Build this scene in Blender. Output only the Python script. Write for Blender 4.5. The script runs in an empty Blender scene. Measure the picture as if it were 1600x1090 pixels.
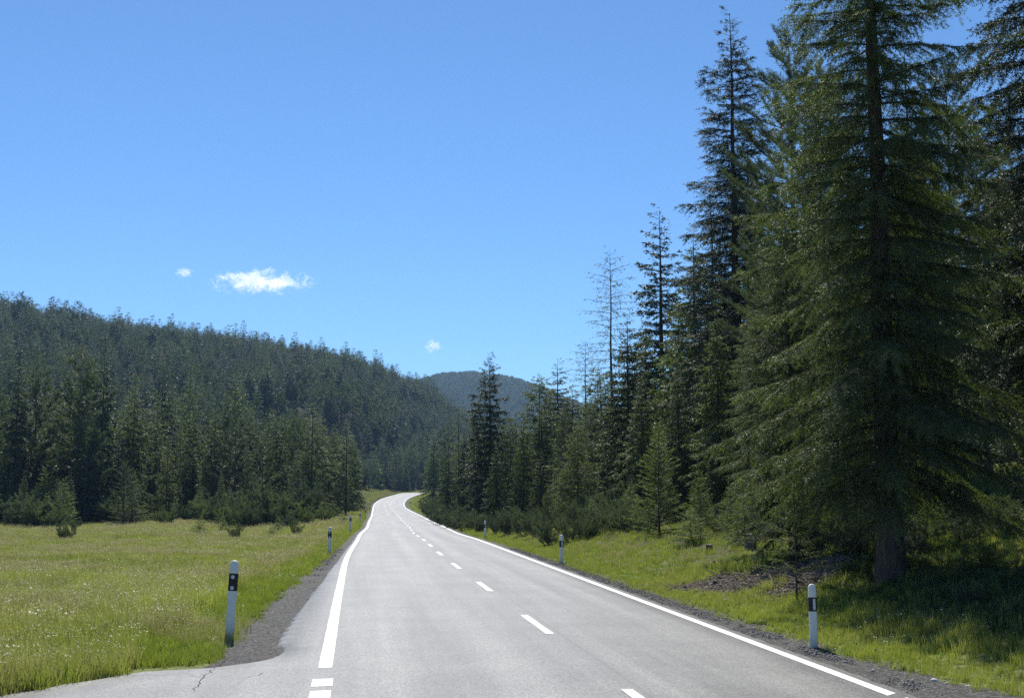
import bpy, math, random
import numpy as np
from mathutils import Vector

# ------------------------------------------------------------------ camera, sky, sun, exposure
scn = bpy.context.scene
ROOT = scn.collection
F, PX, PY, HOR = 1950.0, 800.0, 545.0, 772.0        # focal length in photo pixels, centre, horizon row
TH = math.atan((HOR - PY) / F)
CAM = (0.0, 0.0, 2.25)
cam_data = bpy.data.cameras.new('camera')
cam = bpy.data.objects.new('camera', cam_data)
ROOT.objects.link(cam)
cam.location = CAM
cam.rotation_euler = (math.pi / 2 + TH, 0, 0)
cam_data.sensor_width = 36.0
cam_data.lens = 36.0 * F / 1600.0
cam_data.clip_start = 0.1
cam_data.clip_end = 30000
scn.camera = cam

SUN_EL, SUN_AZ = math.radians(51), math.radians(-9)   # azimuth from +Y, positive towards +X
world = bpy.data.worlds.new('World')
scn.world = world
world.use_nodes = True
wn = world.node_tree
for n in list(wn.nodes):
    wn.nodes.remove(n)
sky = wn.nodes.new('ShaderNodeTexSky')
sky.sky_type = 'NISHITA'
sky.sun_disc = False
sky.sun_elevation = SUN_EL
sky.sun_rotation = SUN_AZ
sky.altitude = 1900
sky.air_density = 1.0
sky.dust_density = 0.2
sky.ozone_density = 4.0
bg = wn.nodes.new('ShaderNodeBackground')
bg.inputs['Strength'].default_value = 0.088
wo = wn.nodes.new('ShaderNodeOutputWorld')
tint = wn.nodes.new('ShaderNodeMix')          # one even tint over the whole sky
tint.data_type = 'RGBA'; tint.blend_type = 'MULTIPLY'; tint.inputs[0].default_value = 1.0
tint.inputs[7].default_value = (0.65, 0.88, 1.04, 1)
wn.links.new(sky.outputs[0], tint.inputs[6])
wn.links.new(tint.outputs[2], bg.inputs[0])
wn.links.new(bg.outputs[0], wo.inputs[0])

sun_data = bpy.data.lights.new('sun', 'SUN')
sun_data.energy = 4.6
sun_data.angle = math.radians(0.55)
sun_data.color = (1.0, 0.95, 0.87)
sun = bpy.data.objects.new('sun', sun_data)
ROOT.objects.link(sun)
to_sun = Vector((math.sin(SUN_AZ) * math.cos(SUN_EL), math.cos(SUN_AZ) * math.cos(SUN_EL), math.sin(SUN_EL)))
sun.rotation_euler = to_sun.to_track_quat('Z', 'Y').to_euler()
sun.location = (0, 0, 60)

scn.view_settings.view_transform = 'Standard'
scn.view_settings.look = 'None'
scn.view_settings.exposure = 0.6
scn.view_settings.gamma = 1
scn.view_settings.use_curve_mapping = False
cy = scn.cycles
cy.max_bounces = 6
cy.diffuse_bounces = 3
cy.glossy_bounces = 2
cy.transmission_bounces = 3
cy.volume_bounces = 2
cy.transparent_max_bounces = 4
cy.use_denoising = False
cy.use_adaptive_sampling = True
cy.adaptive_threshold = 0.006
cy.denoising_input_passes = 'RGB_ALBEDO_NORMAL'
cy.denoising_prefilter = 'NONE'

rng = np.random.default_rng(7)

# ------------------------------------------------------------------ helpers: pixels to the place, road and terrain
CT, ST = math.cos(TH), math.sin(TH)


def ray(px, py):
    a, b = (px - PX) / F, (PY - py) / F
    return np.array([a, CT - b * ST, ST + b * CT])


def at(px, py, d):
    r = ray(px, py)
    return np.array([CAM[0], CAM[1], CAM[2]]) + r * (d / r[1])


RP = np.array([  # road centre line: y, x, z
    (-60, 10.2, 0), (-20, 5.3, 0), (0, 2.87, 0), (16.4, 0.88, 0), (30, -0.80, 0), (47, -2.84, -0.02), (68, -5.05, -0.16),
    (85, -6.9, -0.33), (106, -8.9, -0.47), (134, -11.9, -0.54), (164, -15.0, -0.56), (200, -18.9, -0.56), (240, -23.2, -0.5),
    (264, -25.8, -0.35), (290, -28.2, 0.28), (330, -30.6, 1.2), (380, -32.0, 2.15), (420, -32.9, 2.75), (445, -32.0, 2.9),
    (460, -27.0, 3.0), (467, -15.0, 3.1), (470, 0.0, 3.2), (471, 40.0, 3.6)], float)


def catmull(P, n=12):
    out = []
    for i in range(len(P) - 1):
        p0, p1, p2, p3 = P[max(i - 1, 0)], P[i], P[i + 1], P[min(i + 2, len(P) - 1)]
        for k in range(n):
            t = k / n
            # chord scaled tangents
            m1 = (p2 - p0) / max(1e-6, np.linalg.norm(p2 - p0)) * np.linalg.norm(p2 - p1)
            m2 = (p3 - p1) / max(1e-6, np.linalg.norm(p3 - p1)) * np.linalg.norm(p2 - p1)
            h = (2 * t**3 - 3 * t**2 + 1) * p1 + (t**3 - 2 * t**2 + t) * m1 + (-2 * t**3 + 3 * t**2) * p2 + (t**3 - t**2) * m2
            out.append(h)
    out.append(P[-1])
    return np.array(out)


RC = catmull(RP)                       # columns y, x, z
RXY = RC[:, [1, 0]]
RZ = RC[:, 2]
seg = np.linalg.norm(np.diff(RXY, axis=0), axis=1)
RS = np.concatenate([[0], np.cumsum(seg)])
S0 = np.interp(0.0, RC[:200, 0], RS[:200])      # arc length at the camera
RS = RS - S0
TAN = np.gradient(RXY, axis=0)
TAN /= np.linalg.norm(TAN, axis=1)[:, None]
NRM = np.stack([TAN[:, 1], -TAN[:, 0]], 1)       # to the right of the road


def road_at(s, u, dz=0.0):
    s = np.atleast_1d(np.asarray(s, float))
    u = np.broadcast_to(np.asarray(u, float), s.shape)
    c = np.stack([np.interp(s, RS, RXY[:, 0]), np.interp(s, RS, RXY[:, 1])], 1)
    n = np.stack([np.interp(s, RS, NRM[:, 0]), np.interp(s, RS, NRM[:, 1])], 1)
    z = np.interp(s, RS, RZ) - 0.012 * np.abs(u)
    p = c + n * u[:, None]
    return np.stack([p[:, 0], p[:, 1], z + dz], 1)


def road_coords(x, y):
    """arc length, signed lateral offset (right positive), road height for points"""
    x = np.atleast_1d(np.asarray(x, float)); y = np.atleast_1d(np.asarray(y, float))
    S = np.empty(len(x)); U = np.empty(len(x)); Z = np.empty(len(x))
    A = RXY[:-1]; D = RXY[1:] - A; L2 = (D**2).sum(1)
    for a in range(0, len(x), 8192):
        b = min(a + 8192, len(x))
        P = np.stack([x[a:b], y[a:b]], 1)[:, None, :]
        t = np.clip(((P - A) * D).sum(2) / L2, 0, 1)
        Q = A + D * t[..., None]
        d2 = ((P - Q)**2).sum(2)
        j = d2.argmin(1); r = np.arange(b - a)
        tj = t[r, j]
        S[a:b] = RS[j] + tj * seg[j]
        q = P[:, 0, :] - Q[r, j]
        cr = D[j, 0] * q[:, 1] - D[j, 1] * q[:, 0]
        U[a:b] = np.sqrt(d2[r, j]) * np.where(cr > 0, -1, 1)
        Z[a:b] = RZ[j] + tj * (RZ[j + 1] - RZ[j])
    return S, U, Z


def ss(a, b, x):
    t = np.clip((x - a) / (b - a), 0, 1)
    return t * t * (3 - 2 * t)


_W = [(rng.uniform(0, 6.28), rng.uniform(0, 6.28)) for _ in range(24)]


def wav(x, y, wl, k=0):
    o = 0
    for i in range(4):
        a, ph = _W[(i + k * 4) % 24]
        w = 6.283 / (wl * (1 + 0.37 * i))
        o = o + np.sin(w * (x * math.cos(a) + y * math.sin(a)) + ph)
    return o / 4


# skyline of the bare ground of the wooded hill, in photo columns and rows
HX = np.array([-900, -300, 0, 200, 400, 520, 600, 650, 700, 760, 900, 1600, 2400])
HY = np.array([506, 521, 535, 560, 577, 595, 611, 627, 660, 705, 732, 737, 742])
FX = np.array([-900, 400, 560, 640, 690, 740, 800, 840, 900, 1000, 2400])      # far hill
FY = np.array([740, 700, 655, 622, 606, 601, 608, 620, 645, 680, 740])
EDGE_X = np.array([-900, 0, 100, 200, 300, 400, 470, 520, 560, 600, 640, 700])
EDGE_D = np.array([150, 134, 132, 138, 146, 140, 142, 165, 215, 300, 468, 480])   # where the left wood begins


def ground_z(x, y, detail=True):
    x = np.atleast_1d(np.asarray(x, float)); y = np.atleast_1d(np.asarray(y, float))
    S, U, Z = road_coords(x, y)
    A = np.abs(U)
    r = np.hypot(x, y)
    # right bank
    v = np.clip(U - 4.4, 0, None)
    right = 0.06 * np.minimum(v, 1.5) + 0.32 * np.clip(v - 1.2, 0, 2.2) + 0.06 * np.clip(v - 3.4, 0, 3) + 0.125 * np.clip(v - 5, 0, 60) + 0.05 * np.clip(v - 65, 0, 400)
    right = right * (1 - 0.75 * ss(75, 150, y)) + 0.0
    # left meadow
    w = np.clip(-U - 4.6, 0, None)
    left = -0.16 * ss(0, 3, w) * ss(25, 60, y) - 0.14 * ss(3, 30, w) + 2.0 * ss(290, 380, y) * ss(0, 18, w)
    z = Z + np.where(U > 0, right, left) - 0.03 - 0.06 * ss(3.6, 4.6, A) - 0.22 * (1 - ss(3.75, 4.45, A))
    z = np.where(r > 700, z * (1 - ss(700, 1200, r)) + 2 * ss(700, 1200, r), z)
    if detail:
        m = ss(5, 9, A) * (1 - ss(500, 900, r))
        z = z + m * (0.10 * wav(x, y, 9, 0) + 0.05 * wav(x, y, 3.1, 1)) + ss(8, 60, A) * (1 - ss(600, 1000, r)) * 0.35 * wav(x, y, 40, 2)
        z = z + ss(1.0, 3.0, U - 4.4) * (1 - ss(40, 80, y)) * 0.08 * wav(x, y, 1.7, 3)
    # hills
    px = PX + F * x / np.maximum(y, 1.0) * CT
    px = np.where(y > 1, px, np.where(x < 0, -900, 2400))
    px = np.clip(px, -900, 2400)
    e1 = (HOR - np.interp(px, HX, HY)) / F
    r0 = np.maximum(215, np.interp(px, EDGE_X, EDGE_D) + 35)
    q = np.clip((r - r0) / (930 - r0), 0, None)
    hz = e1 * 930 * (0.72 * ss(0, 1, q) + 0.28 * np.clip(q, 0, 1))
    hz = hz * (1 - 0.85 * ss(1.0, 2.0, q)) * ss(-60, 30, y) * (1 + 0.035 * ss(.05, .3, q) * wav(x, y, 170, 4))
    e2 = (HOR - np.interp(px, FX, FY)) / F
    fz = e2 * 2500 * ss(1250, 2500, r) * (1 - ss(2500, 3400, r)) * ss(-60, 30, y)
    away = ss(20, 70, A)
    return z + (hz + fz) * away


def link(o, parent=None):
    ROOT.objects.link(o)
    if parent is not None:
        o.parent = parent
    return o


def tag(o, label=None, cat=None, group=None, kind=None):
    if label: o['label'] = label
    if cat: o['category'] = cat
    if group: o['group'] = group
    if kind: o['kind'] = kind
    return o


def new_mesh(name, V, faces, mat=None, smooth=False, uv=None, mats=None, midx=None):
    """faces: (n,3) or (n,4) array, or list of faces"""
    me = bpy.data.meshes.new(name)
    V = np.asarray(V, np.float32)
    if isinstance(faces, np.ndarray):
        n, k = faces.shape
        me.vertices.add(len(V)); me.vertices.foreach_set('co', V.ravel())
        me.loops.add(n * k); me.loops.foreach_set('vertex_index', faces.astype(np.int32).ravel())
        me.polygons.add(n); me.polygons.foreach_set('loop_start', np.arange(0, n * k, k, dtype=np.int32))
        me.update(calc_edges=True)
    else:
        me.from_pydata([tuple(map(float, v)) for v in V], [], [tuple(map(int, f)) for f in faces])
    if uv is not None:
        l = me.uv_layers.new(name='UVMap')
        vi = np.empty(len(me.loops), np.int32); me.loops.foreach_get('vertex_index', vi)
        l.data.foreach_set('uv', np.asarray(uv, np.float32)[vi].ravel())
    for m in (mats or ([mat] if mat else [])):
        me.materials.append(m)
    if midx is not None:
        me.polygons.foreach_set('material_index', np.asarray(midx, np.int32))
    if smooth:
        me.polygons.foreach_set('use_smooth', np.ones(len(me.polygons), bool))
    me.update()
    return me


def obj(name, me, parent=None):
    return link(bpy.data.objects.new(name, me), parent)


# ------------------------------------------------------------------ materials
def nodes(name):
    m = bpy.data.materials.new(name); m.use_nodes = True
    t = m.node_tree
    for n in list(t.nodes): t.nodes.remove(n)
    out = t.nodes.new('ShaderNodeOutputMaterial')
    return m, t, out


def N(t, typ, **kw):
    n = t.nodes.new(typ)
    for k, v in kw.items():
        if k.startswith('i_'):
            n.inputs[k[2:].replace('_', ' ')].default_value = v
        else:
            setattr(n, k, v)
    return n


def ramp(t, fac, stops):
    r = t.nodes.new('ShaderNodeValToRGB')
    el = r.color_ramp.elements
    while len(el) < len(stops): el.new(0.5)
    for e, (p, c) in zip(el, stops):
        e.position = p; e.color = (*c, 1) if len(c) == 3 else c
    t.links.new(fac, r.inputs[0])
    return r.outputs[0]


def noise(t, vec, scale, detail=3, rough=0.55, dist=0.0):
    n = t.nodes.new('ShaderNodeTexNoise')
    n.inputs['Scale'].default_value = scale; n.inputs['Detail'].default_value = detail
    n.inputs['Roughness'].default_value = rough; n.inputs['Distortion'].default_value = dist
    if vec is not None: t.links.new(vec, n.inputs['Vector'])
    return n.outputs['Fac']


def mixc(t, fac, a, b, mode='MIX'):
    m = t.nodes.new('ShaderNodeMix'); m.data_type = 'RGBA'; m.blend_type = mode
    for v, i in ((fac, 0), (a, 6), (b, 7)):
        if isinstance(v, (int, float)): m.inputs[i].default_value = v
        elif isinstance(v, tuple): m.inputs[i].default_value = (*v, 1)
        else: t.links.new(v, m.inputs[i])
    return m.outputs[2]


def math_(t, op, a, b=None, clamp=False):
    m = t.nodes.new('ShaderNodeMath'); m.operation = op; m.use_clamp = clamp
    for v, i in ((a, 0), (b, 1)):
        if v is None: continue
        if isinstance(v, (int, float)): m.inputs[i].default_value = v
        else: t.links.new(v, m.inputs[i])
    return m.outputs[0]


def bump(t, h, strength, dist):
    b = t.nodes.new('ShaderNodeBump'); b.inputs['Strength'].default_value = strength; b.inputs['Distance'].default_value = dist
    t.links.new(h, b.inputs['Height']); return b.outputs[0]


def principled(t, out, col, rough=0.8, spec=0.3, normal=None):
    p = t.nodes.new('ShaderNodeBsdfPrincipled')
    if isinstance(col, tuple): p.inputs['Base Color'].default_value = (*col, 1)
    else: t.links.new(col, p.inputs['Base Color'])
    if isinstance(rough, (int, float)): p.inputs['Roughness'].default_value = rough
    else: t.links.new(rough, p.inputs['Roughness'])
    p.inputs['Specular IOR Level'].default_value = spec
    if normal is not None: t.links.new(normal, p.inputs['Normal'])
    if out is not None: t.links.new(p.outputs[0], out.inputs[0])
    return p


def leaf_mat(name, a, b, trans=0.35, tcol=None, patch=0.0, rough=0.5, spec=0.3, patch_cols=None, nscale=1.3):
    m, t, out = nodes(name)
    oi = N(t, 'ShaderNodeObjectInfo')
    geo = N(t, 'ShaderNodeNewGeometry')
    n1 = noise(t, geo.outputs['Position'], nscale, 2)
    f = math_(t, 'ADD', math_(t, 'MULTIPLY', oi.outputs['Random'], 0.6), math_(t, 'SUBTRACT', math_(t, 'MULTIPLY', n1, 1.4), 0.5), True)
    col = mixc(t, f, a, b)
    if patch_cols:
        n2 = noise(t, geo.outputs['Position'], patch, 3)
        k = math_(t, 'MULTIPLY', math_(t, 'SUBTRACT', n2, 0.42), 4.5, True)
        col = mixc(t, k, col, mixc(t, oi.outputs['Random'], patch_cols[0], patch_cols[1]))
    p = principled(t, None, col, rough, spec)
    tr = N(t, 'ShaderNodeBsdfTranslucent')
    if tcol: t.links.new(mixc(t, 1.0, col, tcol, 'MULTIPLY'), tr.inputs[0])
    else: t.links.new(col, tr.inputs[0])
    mx = N(t, 'ShaderNodeMixShader'); mx.inputs[0].default_value = trans
    t.links.new(p.outputs[0], mx.inputs[1]); t.links.new(tr.outputs[0], mx.inputs[2])
    t.links.new(mx.outputs[0], out.inputs[0])
    return m


M = {}
M['spruce'] = leaf_mat('spruce_needles', (0.038, 0.057, 0.034), (0.118, 0.148, 0.060), 0.33, (1.5, 1.68, 0.7), rough=0.56, spec=0.32)
M['spruce_dark'] = leaf_mat('dark_spruce_needles', (0.030, 0.044, 0.030), (0.075, 0.098, 0.052), 0.24, (1.4, 1.6, 0.8), rough=0.56, spec=0.32)
M['pine'] = leaf_mat('pine_needles', (0.044, 0.060, 0.042), (0.125, 0.148, 0.078), 0.28, (1.3, 1.5, 0.8), rough=0.56, spec=0.32)
M['larch'] = leaf_mat('larch_needles', (0.090, 0.120, 0.056), (0.140, 0.172, 0.074), 0.38, (1.3, 1.4, 0.8), rough=0.6, spec=0.25)
M['young'] = leaf_mat('young_spruce_needles', (0.095, 0.130, 0.048), (0.150, 0.195, 0.062), 0.36, (1.4, 1.6, 0.7), rough=0.55, spec=0.3)
M['shade_cover'] = leaf_mat('shade_tone_leaves', (0.036, 0.056, 0.022), (0.075, 0.105, 0.034), 0.3, (1.2, 1.4, 0.6), rough=0.6, spec=0.25)  # low leaves coloured dark to stand in for the deep tree shade
M['grass'] = leaf_mat('meadow_grass', (0.190, 0.235, 0.052), (0.330, 0.355, 0.095), 0.50, (1.25, 1.3, 0.7), 0.16,
                      patch_cols=((0.350, 0.330, 0.150), (0.150, 0.165, 0.062)), nscale=0.5)
M['lush'] = leaf_mat('lush_grass', (0.140, 0.192, 0.042), (0.235, 0.275, 0.070), 0.48, (1.3, 1.35, 0.6))
M['dry'] = leaf_mat('dry_grass', (0.350, 0.345, 0.150), (0.300, 0.270, 0.130), 0.40, (1.1, 1.1, 0.8))
M['herb'] = leaf_mat('broad_leaf', (0.110, 0.165, 0.045), (0.180, 0.225, 0.065), 0.35)
M['petal'] = leaf_mat('pale_petal', (0.78, 0.78, 0.50), (0.62, 0.62, 0.34), 0.3)
M['petal_white'] = leaf_mat('white_petal', (0.85, 0.85, 0.80), (0.80, 0.80, 0.76), 0.3)


def bark_mat(name, a, b):
    m, t, out = nodes(name)
    tc = N(t, 'ShaderNodeTexCoord')
    mp = N(t, 'ShaderNodeMapping'); mp.inputs['Scale'].default_value = (6, 6, 1.2)
    t.links.new(tc.outputs['Object'], mp.inputs[0])
    n1 = noise(t, mp.outputs[0], 3.0, 5, 0.7)
    col = ramp(t, n1, [(0.3, a), (0.7, b)])
    principled(t, out, col, 0.9, 0.15, bump(t, n1, 0.8, 0.04))
    return m


M['bark'] = bark_mat('spruce_bark', (0.045, 0.035, 0.028), (0.13, 0.105, 0.085))
M['bark_grey'] = bark_mat('grey_bark', (0.08, 0.07, 0.06), (0.19, 0.17, 0.15))
M['wood'] = bark_mat('weathered_wood', (0.14, 0.11, 0.085), (0.36, 0.31, 0.26))


def ground_mat():
    m, t, out = nodes('meadow_soil')
    geo = N(t, 'ShaderNodeNewGeometry'); P = geo.outputs['Position']
    big = noise(t, P, 0.13, 4); mid = noise(t, P, 1.1, 4); fine = noise(t, P, 14, 4, 0.7)
    g1 = ramp(t, fine, [(0.25, (0.070, 0.090, 0.028)), (0.5, (0.150, 0.180, 0.055)), (0.8, (0.250, 0.270, 0.095))])
    g2 = ramp(t, fine, [(0.25, (0.080, 0.080, 0.038)), (0.55, (0.165, 0.165, 0.075)), (0.8, (0.270, 0.260, 0.130))])
    k = math_(t, 'MULTIPLY', math_(t, 'SUBTRACT', math_(t, 'ADD', math_(t, 'MULTIPLY', big, 0.6), math_(t, 'MULTIPLY', mid, 0.4)), 0.44), 6, True)
    col = mixc(t, k, g1, g2)
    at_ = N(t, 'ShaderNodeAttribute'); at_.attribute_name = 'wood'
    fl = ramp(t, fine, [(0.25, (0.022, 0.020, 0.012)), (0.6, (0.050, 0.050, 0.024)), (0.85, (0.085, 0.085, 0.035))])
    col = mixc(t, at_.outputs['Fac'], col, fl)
    at2 = N(t, 'ShaderNodeAttribute'); at2.attribute_name = 'dirt'
    so = ramp(t, fine, [(0.2, (0.035, 0.028, 0.022)), (0.55, (0.100, 0.083, 0.066)), (0.8, (0.210, 0.185, 0.155))])
    dk = math_(t, 'MULTIPLY', math_(t, 'SUBTRACT', math_(t, 'ADD', at2.outputs['Fac'], math_(t, 'MULTIPLY', mid, 0.5)), 0.62), 7, True)
    col = mixc(t, dk, col, so)
    principled(t, out, col, 0.95, 0.1, bump(t, fine, 0.6, 0.06))
    return m


def asphalt_mat():
    m, t, out = nodes('asphalt')
    uvn = N(t, 'ShaderNodeUVMap'); uvn.uv_map = 'UVMap'
    sep = N(t, 'ShaderNodeSeparateXYZ'); t.links.new(uvn.outputs[0], sep.inputs[0])
    U, V = sep.outputs[0], sep.outputs[1]
    geo = N(t, 'ShaderNodeNewGeometry'); P = geo.outputs['Position']
    fine = noise(t, P, 75, 3, 0.8)
    vor = N(t, 'ShaderNodeTexVoronoi'); vor.inputs['Scale'].default_value = 60; t.links.new(P, vor.inputs['Vector'])
    agg = math_(t, 'ADD', math_(t, 'MULTIPLY', fine, 0.6), math_(t, 'MULTIPLY', vor.outputs['Color'], 0.4))
    base = ramp(t, agg, [(0.30, (0.046, 0.048, 0.046)), (0.5, (0.128, 0.131, 0.126)), (0.70, (0.300, 0.300, 0.290))])
    # long streaks along the road and blotches
    mp = N(t, 'ShaderNodeMapping'); mp.inputs['Scale'].default_value = (1.5, 0.045, 1); t.links.new(uvn.outputs[0], mp.inputs[0])
    st = noise(t, mp.outputs[0], 1.0, 4, 0.6)
    base = mixc(t, 1.0, base, ramp(t, st, [(0.3, (0.66, 0.66, 0.67)), (0.7, (1.24, 1.24, 1.22))]), 'MULTIPLY')
    bl = noise(t, P, 0.55, 4, 0.6)
    base = mixc(t, 1.0, base, ramp(t, bl, [(0.3, (0.80, 0.80, 0.81)), (0.7, (1.10, 1.10, 1.08))]), 'MULTIPLY')
    # wheel tracks polished lighter
    au = math_(t, 'ABSOLUTE', math_(t, 'SUBTRACT', math_(t, 'ABSOLUTE', math_(t, 'SUBTRACT', math_(t, 'ABSOLUTE', U), 1.68)), 0.78))
    tr = math_(t, 'SUBTRACT', 1.0, math_(t, 'MULTIPLY', au, 2.4), True)
    base = mixc(t, math_(t, 'MULTIPLY', tr, 0.75), base, mixc(t, 1.0, base, (1.28, 1.28, 1.25), 'MULTIPLY'))
    # darker tar seam beside the centre line
    sn = noise(t, mp.outputs[0], 3.0, 3)
    sd = math_(t, 'ABSOLUTE', math_(t, 'SUBTRACT', math_(t, 'ADD', U, math_(t, 'MULTIPLY', sn, 0.12)), 0.50))
    sk = math_(t, 'SUBTRACT', 1.0, math_(t, 'MULTIPLY', sd, 26), True)
    base = mixc(t, math_(t, 'MULTIPLY', sk, 0.45), base, (0.06, 0.06, 0.062))
    # cracks in the apron and a few on the road
    v2 = N(t, 'ShaderNodeTexVoronoi'); v2.feature = 'DISTANCE_TO_EDGE'; v2.inputs['Scale'].default_value = 0.34
    wd = N(t, 'ShaderNodeVectorMath'); wd.operation = 'ADD'
    nn = t.nodes.new('ShaderNodeTexNoise'); nn.inputs['Scale'].default_value = 1.6; nn.inputs['Detail'].default_value = 4
    t.links.new(P, nn.inputs['Vector']); t.links.new(P, wd.inputs[0]); t.links.new(nn.outputs['Color'], wd.inputs[1]); t.links.new(wd.outputs[0], v2.inputs['Vector'])
    ck = math_(t, 'SUBTRACT', 1.0, math_(t, 'MULTIPLY', v2.outputs['Distance'], 85), True)
    side = math_(t, 'MULTIPLY', math_(t, 'SUBTRACT', math_(t, 'MULTIPLY', U, -1.0), 4.0), 1.2, True)
    cm = math_(t, 'MULTIPLY', ck, math_(t, 'ADD', math_(t, 'MULTIPLY', side, 0.8), 0.10))
    base = mixc(t, cm, base, (0.025, 0.025, 0.025))
    rg = ramp(t, agg, [(0.3, (0.62,) * 3), (0.7, (0.45,) * 3)])
    principled(t, out, base, rg, 0.42, bump(t, agg, 0.55, 0.006))
    return m


def paint_mat():
    m, t, out = nodes('road_paint')
    geo = N(t, 'ShaderNodeNewGeometry'); P = geo.outputs['Position']
    n1 = noise(t, P, 55, 4, 0.8); n2 = noise(t, P, 3.5, 3)
    k = math_(t, 'ADD', math_(t, 'MULTIPLY', n1, 0.75), math_(t, 'MULTIPLY', n2, 0.25))
    col = ramp(t, k, [(0.33, (0.20, 0.20, 0.20)), (0.40, (0.58, 0.58, 0.565)), (0.5, (0.70, 0.70, 0.68)), (0.65, (0.78, 0.78, 0.76))])
    principled(t, out, col, 0.55, 0.4, bump(t, n1, 0.4, 0.004))
    return m


def gravel_mat():
    m, t, out = nodes('shoulder_gravel')
    geo = N(t, 'ShaderNodeNewGeometry'); P = geo.outputs['Position']
    v = N(t, 'ShaderNodeTexVoronoi'); v.inputs['Scale'].default_value = 32; t.links.new(P, v.inputs['Vector'])
    n1 = noise(t, P, 90, 3, 0.8); n2 = noise(t, P, 1.3, 3)
    s = N(t, 'ShaderNodeSeparateColor'); t.links.new(v.outputs['Color'], s.inputs[0])
    k = math_(t, 'ADD', math_(t, 'MULTIPLY', s.outputs[0], 0.55), math_(t, 'MULTIPLY', n1, 0.45))
    col = ramp(t, k, [(0.15, (0.020, 0.021, 0.019)), (0.5, (0.072, 0.072, 0.066)), (0.85, (0.21, 0.205, 0.19))])
    col = mixc(t, math_(t, 'MULTIPLY', math_(t, 'SUBTRACT', n2, 0.5), 2.0, True), col, (0.12, 0.095, 0.07))
    h = math_(t, 'ADD', v.outputs['Distance'], n1)
    principled(t, out, col, 0.9, 0.25, bump(t, h, 0.9, 0.02))
    return m


def stone_mat(name, a, b):
    m, t, out = nodes(name)
    oi = N(t, 'ShaderNodeObjectInfo'); geo = N(t, 'ShaderNodeNewGeometry')
    n1 = noise(t, geo.outputs['Position'], 40, 4, 0.7)
    k = math_(t, 'ADD', math_(t, 'MULTIPLY', oi.outputs['Random'], 0.7), math_(t, 'MULTIPLY', n1, 0.3))
    principled(t, out, ramp(t, k, [(0.1, a), (0.85, b)]), 0.85, 0.3, bump(t, n1, 0.5, 0.01))
    return m


def plain(name, col, rough=0.5, spec=0.4, dirt=0.0, dscale=18):
    m, t, out = nodes(name)
    tc = N(t, 'ShaderNodeTexCoord')
    n1 = noise(t, tc.outputs['Object'], dscale, 5, 0.7)
    d = tuple(c * 0.55 for c in col)
    c = mixc(t, math_(t, 'MULTIPLY', math_(t, 'SUBTRACT', n1, 0.48), 5 * dirt, True), col, d)
    principled(t, out, c, rough, spec)
    return m


def post_mat():
    m, t, out = nodes('post_plastic')
    tc = N(t, 'ShaderNodeTexCoord')
    sp = N(t, 'ShaderNodeSeparateXYZ'); t.links.new(tc.outputs['Object'], sp.inputs[0])
    n1 = noise(t, tc.outputs['Object'], 14, 5, 0.7)
    mp = N(t, 'ShaderNodeMapping'); mp.inputs['Scale'].default_value = (45, 45, 5); t.links.new(tc.outputs['Object'], mp.inputs[0])
    n2 = noise(t, mp.outputs[0], 1.0, 4, 0.7)
    k = math_(t, 'MULTIPLY', math_(t, 'SUBTRACT', n2, 0.5), 1.6, True)
    col = mixc(t, k, (0.80, 0.77, 0.70), (0.52, 0.50, 0.45))
    low = math_(t, 'SUBTRACT', 1.0, math_(t, 'MULTIPLY', sp.outputs[2], 3.2), True)
    g = math_(t, 'MULTIPLY', math_(t, 'ADD', math_(t, 'MULTIPLY', low, 0.7), math_(t, 'MULTIPLY', math_(t, 'SUBTRACT', n1, 0.55), 1.0)), 1.0, True)
    g = math_(t, 'MULTIPLY', g, low, True)
    col = mixc(t, g, col, (0.20, 0.22, 0.15))
    principled(t, out, col, 0.45, 0.45)
    return m


M['ground'] = ground_mat()
M['asphalt'] = asphalt_mat()
M['paint'] = paint_mat()
M['gravel'] = gravel_mat()
M['stone'] = stone_mat('grey_stone', (0.06, 0.058, 0.055), (0.34, 0.33, 0.31))
M['pale_stone'] = stone_mat('pale_limestone', (0.35, 0.34, 0.32), (0.62, 0.61, 0.58))
M['post'] = post_mat()
M['black'] = plain('black_band', (0.012, 0.012, 0.014), 0.45, 0.4, 0.2)
M['reflector'] = plain('reflector_plastic', (0.62, 0.63, 0.66), 0.22, 0.8, 0.3, 60)
M['reflector_ring'] = plain('reflector_rim', (0.74, 0.74, 0.74), 0.4, 0.5, 0.2)
M['tar'] = plain('crack_tar', (0.030, 0.030, 0.028), 0.9, 0.2, 0.4)  # dark tar of the sealed cracks
M['dark_rubber'] = plain('dark_foot', (0.03, 0.03, 0.03), 0.8, 0.2)

# ------------------------------------------------------------------ terrain
DIRT = [at(1180, 890, 29.5)[:2], at(1110, 880, 31)[:2], at(1270, 880, 28.5)[:2], at(1240, 905, 27)[:2]]


def dirt_amount(x, y):
    d = np.zeros(len(x))
    for (cx, cy_), rx, ry in zip(DIRT, (1.6, 1.4, 1.4, 0.9), (2.0, 1.6, 2.2, 1.2)):
        d = np.maximum(d, 1 - np.sqrt(((x - cx) / rx)**2 + ((y - cy_) / ry)**2))
    return np.clip(d, 0, 1)


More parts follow.
